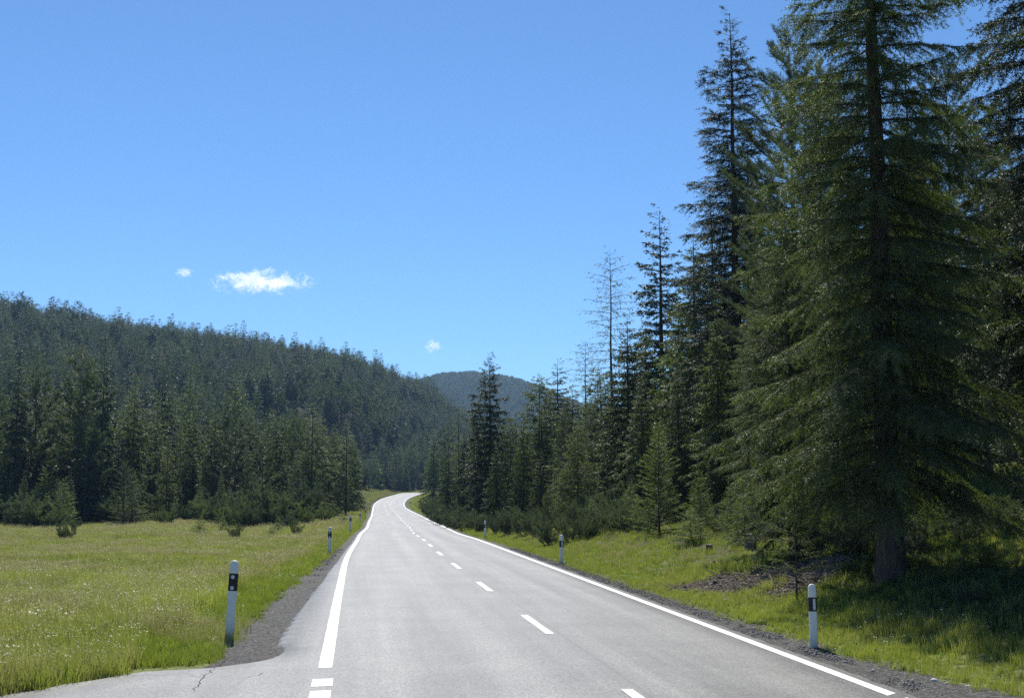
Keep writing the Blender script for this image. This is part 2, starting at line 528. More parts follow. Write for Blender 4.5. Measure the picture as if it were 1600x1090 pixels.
def wood_shade_amount(x, y):
    """1 under the forest; on the right bank also painted tree shade"""
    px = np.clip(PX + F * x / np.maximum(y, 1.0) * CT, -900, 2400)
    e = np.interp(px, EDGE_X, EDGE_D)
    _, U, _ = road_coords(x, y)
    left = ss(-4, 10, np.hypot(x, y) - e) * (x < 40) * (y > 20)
    right = ss(5.6, 7.6, U) * (y > 10) * 0.75  # right bank floor darkened to paint in shade under the trees
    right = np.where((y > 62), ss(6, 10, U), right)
    right = np.where((px > 1470) & (y > 46) & (y < 90), 0.1, right)  # sunny clearing kept nearly free of the painted shade
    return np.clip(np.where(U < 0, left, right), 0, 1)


def gp(px, py, iters=6):
    """ground point seen at a pixel"""
    r = ray(px, py); d = 20.0
    ds = np.geomspace(10, 480, 6000)
    P = np.array(CAM) + r[None] * (ds / r[1])[:, None]
    g = ground_z(P[:, 0], P[:, 1])
    k = np.argmax(P[:, 2] < g)
    return P[k]


def build_terrain():
    fr = np.concatenate([np.linspace(0.5, 12, 16)[:-1], np.arange(12, 60, 0.45), np.geomspace(60, 600, 130), np.geomspace(610, 3600, 70)])
    th = np.concatenate([np.linspace(-28, 28, 300), np.linspace(28, 332, 110)[1:-1]])
    th = np.radians(th)
    R, T = np.meshgrid(fr, th, indexing='ij')
    x = (R * np.sin(T)).ravel(); y = (R * np.cos(T)).ravel()
    z = ground_z(x, y)
    S, U, Z = road_coords(x, y)
    # keep the sheet under the asphalt apron on the left
    apron = (y < 17.5) & (y > -30) & (U < 0)
    z = np.where(apron & (x > apron_x(y) - 0.1), -0.12, z)
    n, m = R.shape
    i = np.arange(n - 1)[:, None] * m + np.arange(m)[None, :]
    j = np.arange(n - 1)[:, None] * m + (np.arange(m)[None, :] + 1) % m
    f = np.stack([i, i + m, j + m, j], -1).reshape(-1, 4)
    V = np.stack([x, y, z], 1)
    # fill the centre
    f2 = f[:, [0, 3, 2, 1]]
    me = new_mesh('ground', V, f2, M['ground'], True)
    for nm, val in (('wood', wood_shade_amount(x, y)), ('dirt', dirt_amount(x, y))):
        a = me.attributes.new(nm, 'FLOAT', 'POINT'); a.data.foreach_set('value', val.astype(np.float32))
    o = obj('ground', me)
    tag(o, 'grassy valley floor and rising wooded hillsides', kind='structure')


AP_Y = np.array([-30, 0, 4, 8, 12, 14, 14.9, 15.7, 16.7, 16.94, 17.5, 17.8, 18.6, 20.5, 25, 32, 45, 60, 500])
AP_X = np.array([-60, -55, -30, -14, -7.6, -6.15, -5.77, -5.37, -4.8, -4.1, -3.62, -3.42, -3.32, -3.60, None, None, None, None, None], dtype=object)


def apron_x(y):
    y = np.asarray(y, float)
    k = AP_Y[:14]
    v = np.array([float(a) for a in AP_X[:14]])
    return np.interp(y, k, v)


def asphalt_left_u(s):
    return np.interp(s, [20.5, 25, 34, 46, 60, 500], [-4.05, -3.98, -3.75, -3.50, -3.46, -3.46])


build_terrain()

# ------------------------------------------------------------------ road, markings, shoulders
def build_road():
    s = np.concatenate([np.arange(-30, 60, 0.25), np.arange(60, 300, 1.0), np.arange(300, RS[-1] - 1, 1.5)])
    us = np.linspace(0, 1, 13)
    c = road_at(s, 0)
    nrm = road_at(s, 1) - c
    ny = c[:, 1]
    # left asphalt edge
    lu = asphalt_left_u(s)
    near = ny < 19.9
    # for the flare: find u whose y,x meet the apron outline
    for i in np.where(near)[0]:
        u = np.linspace(0, -70, 9000)
        p = c[i, :2] + nrm[i, :2] * u[:, None]
        inside = p[:, 0] > apron_x(p[:, 1])
        k = np.argmax(~inside) if (~inside).any() else len(u) - 1
        lu[i] = min(u[k], -3.9)
    jit = 0.025 * np.sin(s * 7.1) + 0.02 * np.sin(s * 17.3 + 1) + 0.012 * np.sin(s * 41)
    lu = lu + jit
    ru = 3.50 + 0.018 * np.sin(s * 6.3 + 2) + 0.014 * np.sin(s * 15.7)
    V, UV = [], []
    for k in us:
        u = lu + (ru - lu) * k
        p = road_at(s, u)
        p[:, 2] = np.where(u < -4, np.interp(s, RS, RZ) - 0.048, p[:, 2])
        V.append(p); UV.append(np.stack([u, s], 1))
    # down-turned edges
    for e, u in ((0, lu - 0.06), (1, ru + 0.06)):
        p = road_at(s, u); p[:, 2] = np.where(u < -4, np.interp(s, RS, RZ) - 0.048, p[:, 2]) - 0.07
        if e == 0: V.insert(0, p); UV.insert(0, np.stack([u, s], 1))
        else: V.append(p); UV.append(np.stack([u, s], 1))
    V = np.array(V); UV = np.array(UV)            # (k, n, 3)
    K, n, _ = V.shape
    idx = np.arange(K * n).reshape(K, n)
    f = np.stack([idx[:-1, :-1], idx[1:, :-1], idx[1:, 1:], idx[:-1, 1:]], -1).reshape(-1, 4)
    o = obj('road', new_mesh('road', V.reshape(-1, 3), f, M['asphalt'], False, UV.reshape(-1, 2)))
    tag(o, 'two-lane grey asphalt road bending right between meadow and spruce wood', kind='structure')

    def strip(name, s0, s1, u, w, parent, step=0.5, skew=0.0):
        n = max(2, int((s1 - s0) / step) + 1)
        ss_ = np.linspace(s0, s1, n)
        cols = []
        for q, du in enumerate((-w / 2, -w / 6, w / 6, w / 2)):
            sk = ss_.copy()
            sk[0] += skew * du; sk[-1] += skew * du
            wob = 0.004 * np.sin(ss_ * 9 + q) * (q in (0, 3))
            cols.append(road_at(sk, u + du + wob, 0.004))
        P = np.array(cols); k = P.shape[0]
        ix = np.arange(k * n).reshape(k, n)
        f = np.stack([ix[:-1, :-1], ix[1:, :-1], ix[1:, 1:], ix[:-1, 1:]], -1).reshape(-1, 4)
        top = P.reshape(-1, 3)
        return obj(name, new_mesh(name, top, f, M['paint']), parent)

    def s_of_y(y):
        return float(np.interp(y, RC[:170, 0], RS[:170]))
    end = RS[-1] - 2
    strip('edge_line', s_of_y(17.38), end, -3.27, 0.185, o, 1.0)
    strip('edge_line', s_of_y(14.35), end, 3.27, 0.17, o, 1.0, skew=1.0)
    for y0, y1 in ((15.80, 16.42), (14.85, 15.47), (13.9, 14.5), (12.9, 13.5), (11.9, 12.5)):
        strip('give_way_dash', s_of_y(y0) - .05, s_of_y(y1) - .05, -3.27, 0.25, o)
    for y0, y1 in ((13.2, 14.05), (12.0, 12.8)):
        strip('edge_dash', s_of_y(y0), s_of_y(y1), 3.27, 0.17, o, skew=1.0)
    k = 0
    y0 = 2.7
    while y0 < 440:
        a = s_of_y(y0) if y0 < 300 else s_of_y(300) + (y0 - 300)
        if y0 > 175:
            pass
        strip('centre_dash', a, a + 3.2, 0.27, 0.14, o)
        y0 += 9.0
        k += 1
    def crack(pts, w, seed):
        q = random.Random(seed)
        P3 = [gp(*p_) for p_ in pts]
        line = []
        for a_, b_ in zip(P3[:-1], P3[1:]):
            k_ = max(3, int(np.linalg.norm(b_ - a_) / 0.12))
            for i_ in range(k_):
                t_ = i_ / k_
                c_ = a_ + (b_ - a_) * t_
                line.append((c_[0] + q.uniform(-.03, .03), c_[1] + q.uniform(-.03, .03)))
        V_, F_ = [], []
        for i_, (x_, y_) in enumerate(line):
            h_ = w * q.uniform(0.35, 1.2) * (1 if 0 < i_ < len(line) - 1 else .2)
            S_, U_, Z_ = road_coords([x_], [y_])
            z_ = float(Z_[0]) + (-0.048 if U_[0] < -4.0 else -0.012 * abs(float(U_[0]))) + 0.004
            V_ += [(x_ - h_, y_, z_), (x_ + h_, y_ + h_ * .5, z_)]
            if i_: F_.append((2 * i_ - 2, 2 * i_ - 1, 2 * i_ + 1, 2 * i_))
        return obj('crack', new_mesh('crack', V_, F_, M['tar']), o)
    crack([(352, 1032), (336, 1048), (322, 1060), (306, 1078), (298, 1089)], 0.006, 1)
    crack([(110, 1056), (82, 1066), (40, 1082), (20, 1089)], 0.014, 2)
    crack([(238, 1038), (200, 1046), (160, 1052), (110, 1056)], 0.008, 3)
    crack([(380, 1068), (400, 1069), (416, 1066)], 0.006, 4)
    # gravel shoulders
    for side, name, lab in ((-1, 'gravel_verge', 'dark gravel verge left of the road'), (1, 'gravel_verge', 'narrow grey gravel verge right of the road')):
        s2 = np.concatenate([np.arange(16.0 if side < 0 else -25, 60, 0.3), np.arange(60, RS[-1] - 2, 1.5)])
        if side < 0:
            w0 = asphalt_left_u(s2) + 0.12
            w1 = w0 - 0.12 - np.interp(s2, [16, 17.5, 19, 24, 30, 45, 80, 300], [1.1, 1.0, 0.95, 0.95, 1.0, 0.85, 0.7, 0.6])
        else:
            w0 = np.full(len(s2), 3.38)
            w1 = 3.5 + np.interp(s2, [-20, 14, 18, 40, 100, 300], [1.6, 1.35, 0.95, 0.75, 0.7, 0.6])
        w1 = w1 + side * (0.10 * np.sin(s2 * 2.3) + 0.07 * np.sin(s2 * 5.9 + 1))
        rows = []
        ts = np.linspace(0, 1, 9)
        for t_ in ts:
            u = w0 + (w1 - w0) * t_
            p = road_at(s2, u)
            g = ground_z(p[:, 0], p[:, 1])
            top = np.interp(s2, RS, RZ) - 0.055 - 0.012 * 3.4
            z = top + (g - 0.02 - top) * t_**2.0 + (0.02 + 0.012 * np.sin(s2 * 11 + t_ * 20) + 0.01 * np.sin(s2 * 23 + t_ * 50)) * math.sin(math.pi * t_)
            z = np.maximum(z, g + 0.012 * (t_ < 0.97)) if t_ > 0 else z
            if t_ == 1: z = g - 0.02
            p[:, 2] = z
            rows.append(p)
        P = np.array(rows); k_, n_ = P.shape[:2]
        ix = np.arange(k_ * n_).reshape(k_, n_)
        f = np.stack([ix[:-1, :-1], ix[1:, :-1], ix[1:, 1:], ix[:-1, 1:]], -1).reshape(-1, 4)
        if side < 0: f = f[:, ::-1]
        g = obj(name, new_mesh(name, P.reshape(-1, 3), f, M['gravel'], True))
        tag(g, lab, kind='structure')
    return o


road = build_road()


# ------------------------------------------------------------------ conifer generator
def unit(v):
    return v / np.maximum(np.linalg.norm(v, axis=-1, keepdims=True), 1e-9)


def foliage(rg, B, az, L, e0, dr, up, tl=0.55, tstep=0.12, nl=0.09, nw=0.03, nstep=0.022, tmin=0.12, hang=0.25, pend=0.25,
            spread=0.85, upturn=0.0, taper=0.55, cl=0.0):
    """needle triangles on twigs on boughs; returns (3n,3) vertices"""
    n = len(L)
    m = np.maximum(3, (L * (1 - tmin) / tstep * 2).astype(int))
    bi = np.repeat(np.arange(n), m)
    k = len(bi)
    t = tmin + (1 - tmin) * rg.random(k)**0.8
    l = L[bi]
    if cl:      # twigs gather in tufts along the bough
        cell = np.floor(t * l / cl)
        tc = (cell + 0.5 + 0.35 * np.sin(cell * 12.9 + bi * 7.7)) * cl / l
        snap = rg.random(k) < 0.72
        t = np.clip(np.where(snap, tc + rg.normal(0, 0.16, k) * cl / l, t), tmin * 0.5, 1.0)
    h = np.stack([np.cos(az[bi]), np.sin(az[bi]), np.zeros(k)], 1)
    zc = (e0[bi] * t - dr[bi] * t**2 + up[bi] * t**3) * l
    p = B[bi] + h * (l * t)[:, None]
    p[:, 2] += zc
    T = h.copy(); T[:, 2] = e0[bi] - 2 * dr[bi] * t + 3 * up[bi] * t**2
    T = unit(T)
    S = np.stack([-h[:, 1], h[:, 0], np.zeros(k)], 1)
    side = np.where(rg.random(k) < 0.5, -1.0, 1.0)
    ang = spread * (1 - 0.45 * t) * rg.uniform(0.55, 1.25, k)
    pen = rg.random(k) < pend
    dz = np.where(pen, -rg.uniform(0.5, 1.4, k), rg.uniform(-0.25, 0.15, k)) + upturn * rg.uniform(0.5, 1.2, k)
    D = T * np.cos(ang)[:, None] + S * (side * np.sin(ang))[:, None]
    D[:, 2] += dz
    D = unit(D)
    wl = np.minimum(tl, l * 0.55) * (taper + (1 - taper) * (1 - t) * 2) * rg.uniform(0.5, 1.2, k)
    wl = np.maximum(wl, nl * 1.2)
    q = np.maximum(3, (wl / nstep).astype(int))
    ti = np.repeat(np.arange(k), q)
    K = len(ti)
    # position along the twig
    u = rg.random(K)
    A = D[ti].copy()
    P = p[ti] + A * (wl[ti] * u)[:, None]
    P[:, 2] -= hang * wl[ti] * u**2
    A[:, 2] -= 2 * hang * u
    A = unit(A)
    R = np.cross(A, unit(rg.normal(size=(K, 3))))
    R[:, 2] *= 0.6
    R = unit(R)
    nd = unit(A * rg.uniform(0.4, 1.2, K)[:, None] + R)
    small = np.clip(l[ti] / (nl * 3.4), 0.42, 1.0)
    ln = nl * rg.uniform(0.6, 1.25, K) * (1.15 - 0.4 * u) * small
    wv = nw * rg.uniform(0.7, 1.3, K) * np.sqrt(small)
    out = np.empty((K, 3, 3))
    # base runs along the twig, slightly twisted
    bd = unit(A + 0.35 * rg.normal(size=(K, 3)))
    out[:, 0] = P - bd * (wv / 2)[:, None]
    out[:, 1] = P + bd * (wv / 2)[:, None]
    out[:, 2] = P + nd * ln[:, None]
    return out.reshape(-1, 3)


def tube(points, radii, n=6, rg=None, rough=0.0, cap=True):
    P = np.asarray(points, float); R = np.asarray(radii, float)
    T = unit(np.gradient(P, axis=0))
    ref = np.where(np.abs(T[:, 2:3]) > 0.9, np.array([[1.0, 0, 0]]), np.array([[0, 0, 1.0]]))
    X = unit(np.cross(T, ref)); Y = np.cross(T, X)
    a = np.arange(n) * 2 * math.pi / n
    r = R[:, None] * np.ones(n)
    if rg is not None and rough: r = r * (1 + rough * rg.normal(size=r.shape))
    V = P[:, None] + X[:, None] * (np.cos(a) * r)[..., None] + Y[:, None] * (np.sin(a) * r)[..., None]
    k = len(P)
    ix = np.arange(k * n).reshape(k, n)
    nx = np.roll(ix, -1, axis=1)
    f = np.stack([ix[:-1], nx[:-1], nx[1:], ix[1:]], -1).reshape(-1, 4)
    return V.reshape(-1, 3), f


def join(parts):
    Vs, Fs, o = [], [], 0
    for v, f in parts:
        Vs.append(v); Fs.append(f + o); o += len(v)
    return np.concatenate(Vs), np.concatenate(Fs)


def conifer(name, seed, H, R, base=0.1, dens=1.0, kind='spruce', needle=1.0, step=1.0, trunk_r=None, wood=True, mat='spruce', bare=6,
            power=0.85, lean=0.0, whorl=None, bark='bark', gaps=0.0, fine=False):
    rg = np.random.default_rng(seed)
    trunk_r = (trunk_r or H * 0.016) * 0.72
    dz = (whorl or 0.46) / dens
    zs = np.arange(base * H, H * 0.985, dz)
    Bz, az, L = [], [], []
    for z in zs:
        zr = (z - base * H) / (H - base * H)
        if kind == 'spruce':
            r = R * (1 - zr)**power * (0.72 + 0.28 * min(1, zr * 5 + 0.1))
        elif kind == 'pine':
            r = R * (1 - zr**2.2)**0.8 * (0.6 + 0.4 * min(1, zr * 3 + 0.1))
        elif kind == 'larch':
            r = R * (1 - zr)**power * (0.6 + 0.4 * min(1, zr * 3 + 0.1))
        else:
            r = R * (1 - zr)**0.9
        c = 4 if kind == 'larch' else (6 if r > R * 0.25 else 5)
        c = max(3, int(round(c * (1 if r < 2.2 else 1.3))))
        a0 = rg.uniform(0, 6.28)
        f = rg.uniform(0.80, 1.12)
        for i in range(c):
            if rg.random() < gaps: continue
            Bz.append(z + rg.uniform(-0.3, 0.3) * dz)
            az.append(a0 + i * 6.283 / c + rg.uniform(-0.4, 0.4))
            L.append(max(0.12, r * f * (rg.uniform(0.42, 1.0) if rg.random() < 0.3 else rg.uniform(0.78, 1.22)) + 0.08))
    # leading shoot
    for i in range(4):
        Bz.append(H * (0.965 + 0.01 * i) - 0.02); az.append(rg.uniform(0, 6.28)); L.append(0.16 + 0.05 * i)
    Bz = np.array(Bz); az = np.array(az); L = np.array(L); n = len(L)
    zr = np.clip((Bz - base * H) / (H - base * H), 0, 1)
    cx = lean * (Bz / H)**2
    B = np.stack([cx, np.zeros(n), Bz], 1)
    if kind == 'spruce':
        e0 = -0.05 + 0.75 * zr**2 + rg.uniform(-0.08, 0.08, n); dr = 0.62 - 0.40 * zr + rg.uniform(-0.08, 0.1, n); up = 0.33 * (1 - 0.3 * zr)
        a = dict(tl=0.66, tstep=0.062, nl=0.085, nw=0.037, nstep=0.024, hang=0.38, pend=0.26, tmin=0.04)
    elif kind == 'pine':
        e0 = 0.15 + 0.6 * zr**2 + rg.uniform(-0.1, 0.1, n); dr = 0.25 + rg.uniform(-0.05, 0.1, n); up = 0.45 * np.ones(n)
        a = dict(tl=0.42, tstep=0.085, nl=0.12, nw=0.034, nstep=0.020, hang=-0.3, pend=0.05, upturn=0.5, tmin=0.22)
    elif kind == 'larch':
        e0 = 0.0 + 0.8 * zr**2 + rg.uniform(-0.1, 0.1, n); dr = 0.35 + rg.uniform(-0.1, 0.1, n); up = 0.22 * np.ones(n)
        a = dict(tl=0.55, tstep=0.12, nl=0.06, nw=0.034, nstep=0.030, hang=0.35, pend=0.45, tmin=0.05)
    else:   # young
        e0 = 0.25 + 0.7 * zr + rg.uniform(-0.08, 0.08, n); dr = 0.22 * np.ones(n); up = 0.12 * np.ones(n)
        a = dict(tl=0.30, tstep=0.07, nl=0.045, nw=0.014, nstep=0.013, hang=0.05, pend=0.08)
    if needle > 2.5: a['tl'] *= 1.5
    if kind == 'spruce': a['cl'] = 0.36 * max(1.0, needle * 0.7)
    if fine: a['nw'] *= 0.52; a['nstep'] *= 0.58; a['nl'] *= 1.05
    a['nl'] *= needle; a['nw'] *= needle; a['nstep'] *= step; a['tstep'] *= step
    V = foliage(rg, B, az, L, e0, dr, up, **a)
    # needles on the leader
    crown = new_mesh(name + '_crown', V, np.arange(len(V)).reshape(-1, 3), M[mat])
    parts = []
    zz = np.linspace(-0.6, H * 0.99, 14)
    pts = np.stack([lean * np.clip(zz / H, 0, 1)**2, 0.02 * np.sin(zz), zz], 1)
    rr = trunk_r * (1 - np.clip(zz, 0, H) / H * 0.97) * np.where(zz < 0.8, 1 + 0.45 * (0.8 - np.clip(zz, -.6, .8)) / 1.4, 1)
    parts.append(tube(pts, rr, 10 if wood else 5, rg, 0.03))
    if wood:
        for i in range(n):
            if L[i] < 0.35: continue
            t = np.linspace(0, 1, 5)
            q = np.stack([B[i, 0] + np.cos(az[i]) * L[i] * t, np.sin(az[i]) * L[i] * t, Bz[i] + (e0[i] * t - dr[i] * t**2 + (up[i]) * t**3) * L[i]], 1)
            parts.append(tube(q, (0.010 + 0.0085 * L[i]) * (1 - 0.85 * t), 3))
        # bare dead lower branches
        for i in range(bare):
            z = rg.uniform(0.25, 1.0) * max(base * H, 1.2); aa = rg.uniform(0, 6.28); l = rg.uniform(0.5, 1.0) * R * 0.5
            t = np.linspace(0, 1, 5)
            q = np.stack([np.cos(aa) * l * t, np.sin(aa) * l * t, z - 0.45 * l * t**1.6], 1)
            parts.append(tube(q, 0.018 * (1 - 0.8 * t), 3))
            for j in range(3):
                tt = rg.uniform(0.3, 0.9); s_ = q[int(tt * 4)]; b2 = aa + rg.choice([-1, 1]) * 0.8
                q2 = np.stack([s_[0] + np.cos(b2) * l * .3 * t, s_[1] + np.sin(b2) * l * .3 * t, s_[2] - 0.3 * l * .3 * t], 1)
                parts.append(tube(q2, 0.008 * (1 - 0.8 * t), 3))
    TV, TF = join(parts)
    trunk = new_mesh(name + '_trunk', TV, TF, M[bark], True)
    return crown, trunk, H


def bush(name, seed, H, R, mat='pine', nst=14, needle=1.0):
    """mountain pine bush: many ascending stems with upturned brushes"""
    rg = np.random.default_rng(seed)
    az = rg.uniform(0, 6.28, nst * 5); L = []
    B = []
    e0 = []; parts = []
    k = 0
    for i in range(nst):
        a = rg.uniform(0, 6.28); r = R * math.sqrt(rg.random()) * 0.75; h = H * rg.uniform(0.55, 1.0) * (1 - 0.35 * r / R)
        t = np.linspace(0, 1, 5)
        q = np.stack([np.cos(a) * r * t**0.7, np.sin(a) * r * t**0.7, -0.1 + (h + .1) * t**1.2], 1)
        parts.append(tube(q, 0.03 * H * 0.4 * (1 - 0.8 * t) + 0.004, 4))
        for j in range(7):
            tt = rg.uniform(0.25, 1.0)
            b = np.array([np.interp(tt, t, q[:, 0]), np.interp(tt, t, q[:, 1]), np.interp(tt, t, q[:, 2])])
            B.append(b); L.append(H * rg.uniform(0.14, 0.30)); e0.append(rg.uniform(0.5, 2.2))
    B = np.array(B); L = np.array(L); e0 = np.array(e0); n = len(L)
    az = rg.uniform(0, 6.28, n)
    V = foliage(rg, B, az, L, e0, np.full(n, 0.1), np.zeros(n), tl=0.26, tstep=0.05, nl=0.075 * needle, nw=0.017 * needle, nstep=0.011 * needle, tmin=0.0,
                hang=-0.3, pend=0.0, upturn=0.8, spread=0.8)
    TV, TF = join(parts)
    return (new_mesh(name + '_crown', V, np.arange(len(V)).reshape(-1, 3), M[mat]), new_mesh(name + '_trunk', TV, TF, M['bark_grey'], True), H)


T = {}
# near, full detail
T['hero'] = conifer('hero', 11, 19, 3.25, 0.10, 1.15, 'spruce', 0.85, 0.80, 0.36, mat='spruce', bare=14, power=0.74, fine=True, gaps=0.06)
T['near_a'] = conifer('near_a', 12, 18, 2.9, 0.09, 1.0, 'spruce', 1.05, 1.0, 0.27, mat='spruce', bare=10, power=0.85, fine=True)
T['near_b'] = conifer('near_b', 13, 24, 2.7, 0.14, 0.95, 'spruce', 1.2, 1.05, 0.30, mat='spruce_dark', power=0.72, gaps=0.08, fine=True)
T['near_pine'] = conifer('near_pine', 14, 18, 3.0, 0.2, 0.8, 'pine', 1.15, 0.95, 0.26, mat='pine', fine=True)
# middle distance
T['mid_a'] = conifer('mid_a', 21, 16, 2.6, 0.08, 0.8, 'spruce', 1.9, 1.5, 0.22, mat='spruce')
T['mid_b'] = conifer('mid_b', 22, 18, 1.9, 0.10, 0.8, 'spruce', 1.9, 1.5, 0.22, mat='spruce_dark', power=0.75, gaps=0.08)
T['mid_c'] = conifer('mid_c', 23, 13, 2.2, 0.05, 0.8, 'spruce', 1.9, 1.55, 0.18, mat='spruce')
T['mid_pine'] = conifer('mid_pine', 24, 14, 2.3, 0.15, 0.7, 'pine', 1.8, 1.45, 0.19, mat='pine')
T['mid_larch'] = conifer('mid_larch', 25, 17, 2.2, 0.08, 0.75, 'larch', 1.9, 1.5, 0.17, mat='larch', gaps=0.15)
T['thin_larch'] = conifer('thin_larch', 26, 18, 2.3, 0.30, 0.85, 'larch', 1.5, 1.7, 0.17, mat='larch', gaps=0.15, power=0.5)
T['full_larch'] = conifer('full_larch', 27, 13, 2.8, 0.06, 1.2, 'larch', 2.2, 1.05, 0.17, mat='larch', power=0.6)
T['young_larch'] = conifer('young_larch', 28, 6, 1.9, 0.04, 1.6, 'larch', 1.5, 1.0, 0.08, mat='larch', whorl=0.3)
T['dist_top'] = conifer('dist_top', 29, 15, 2.6, 0.06, 0.85, 'spruce', 1.8, 1.35, 0.19, mat='spruce_dark', power=0.8, gaps=0.06, whorl=0.5)
# young ones
T['young_a'] = conifer('young_a', 31, 4.8, 1.25, 0.03, 1.4, 'young', 1.6, 1.25, 0.06, mat='young', whorl=0.24, bare=2)
T['baby'] = conifer('baby', 32, 1.5, 0.62, 0.05, 1.9, 'young', 1.1, 0.85, 0.025, mat='young', whorl=0.22, bare=0)
T['baby_b'] = conifer('baby_b', 33, 1.9, 0.6, 0.12, 1.7, 'young', 1.1, 0.9, 0.025, mat='young', whorl=0.22, bare=1)
T['sparse_young'] = conifer('sparse_young', 34, 4.2, 1.0, 0.22, 0.9, 'young', 1.3, 1.1, 0.045, mat='spruce', whorl=0.24, bare=8, gaps=0.2)
# left wood, about 130 to 260 m away
T['wood_a'] = conifer('wood_a', 41, 17, 2.7, 0.06, 0.62, 'spruce', 3.2, 2.4, 0.2, mat='spruce', wood=False)
T['wood_b'] = conifer('wood_b', 42, 19, 2.2, 0.10, 0.62, 'spruce', 3.2, 2.4, 0.2, mat='spruce_dark', wood=False, gaps=0.1)
T['wood_c'] = conifer('wood_c', 43, 15, 2.5, 0.10, 0.55, 'pine', 3.0, 2.3, 0.2, mat='pine', wood=False)
T['wood_d'] = conifer('wood_d', 44, 17, 2.5, 0.10, 1.0, 'larch', 3.6, 1.8, 0.18, mat='larch', wood=False)
T['wood_e'] = conifer('wood_e', 45, 16, 2.0, 0.30, 0.6, 'pine', 3.0, 2.3, 0.2, mat='pine', wood=False)
# bushes
T['bush_a'] = bush('bush_a', 51, 1.5, 1.3, 'pine', 14, 1.15)
T['bush_b'] = bush('bush_b', 52, 1.3, 1.5, 'pine', 15, 1.15)
T['bush_pale'] = bush('bush_pale', 54, 2.2, 2.2, 'larch', 14, 2.3)
T['bush_far'] = bush('bush_far', 53, 2.6, 2.4, 'pine', 16, 2.6)


def place(tname, name, x, y, H, label, cat, group=None, wide=1.0, rz=None, z=None):
    cr, tr, H0 = T[tname]
    if z is None: z = float(ground_z([x], [y])[0])
    e = bpy.data.objects.new(name, None)
    e.empty_display_size = 0.5
    e.location = (x, y, z - 0.03)
    e.rotation_euler = (0, 0, random.uniform(0, 6.28) if rz is None else rz)
    s = H / H0
    e.scale = (s * wide, s * wide, s)
    link(e)
    tag(e, label, cat, group)
    obj('trunk', tr, e)
    obj('crown', cr, e)
    return e


def by_px(tname, name, px, pytop, d, label, cat, group=None, wide=1.0, rz=None, H=None):
    p = at(px, HOR + 20, d)
    x = float(p[0])
    g = float(ground_z([x], [d])[0])
    if H is None:
        H = float(at(px, pytop, d)[2]) - g
    return place(tname, name, x, d, H, label, cat, group, wide, rz, g)


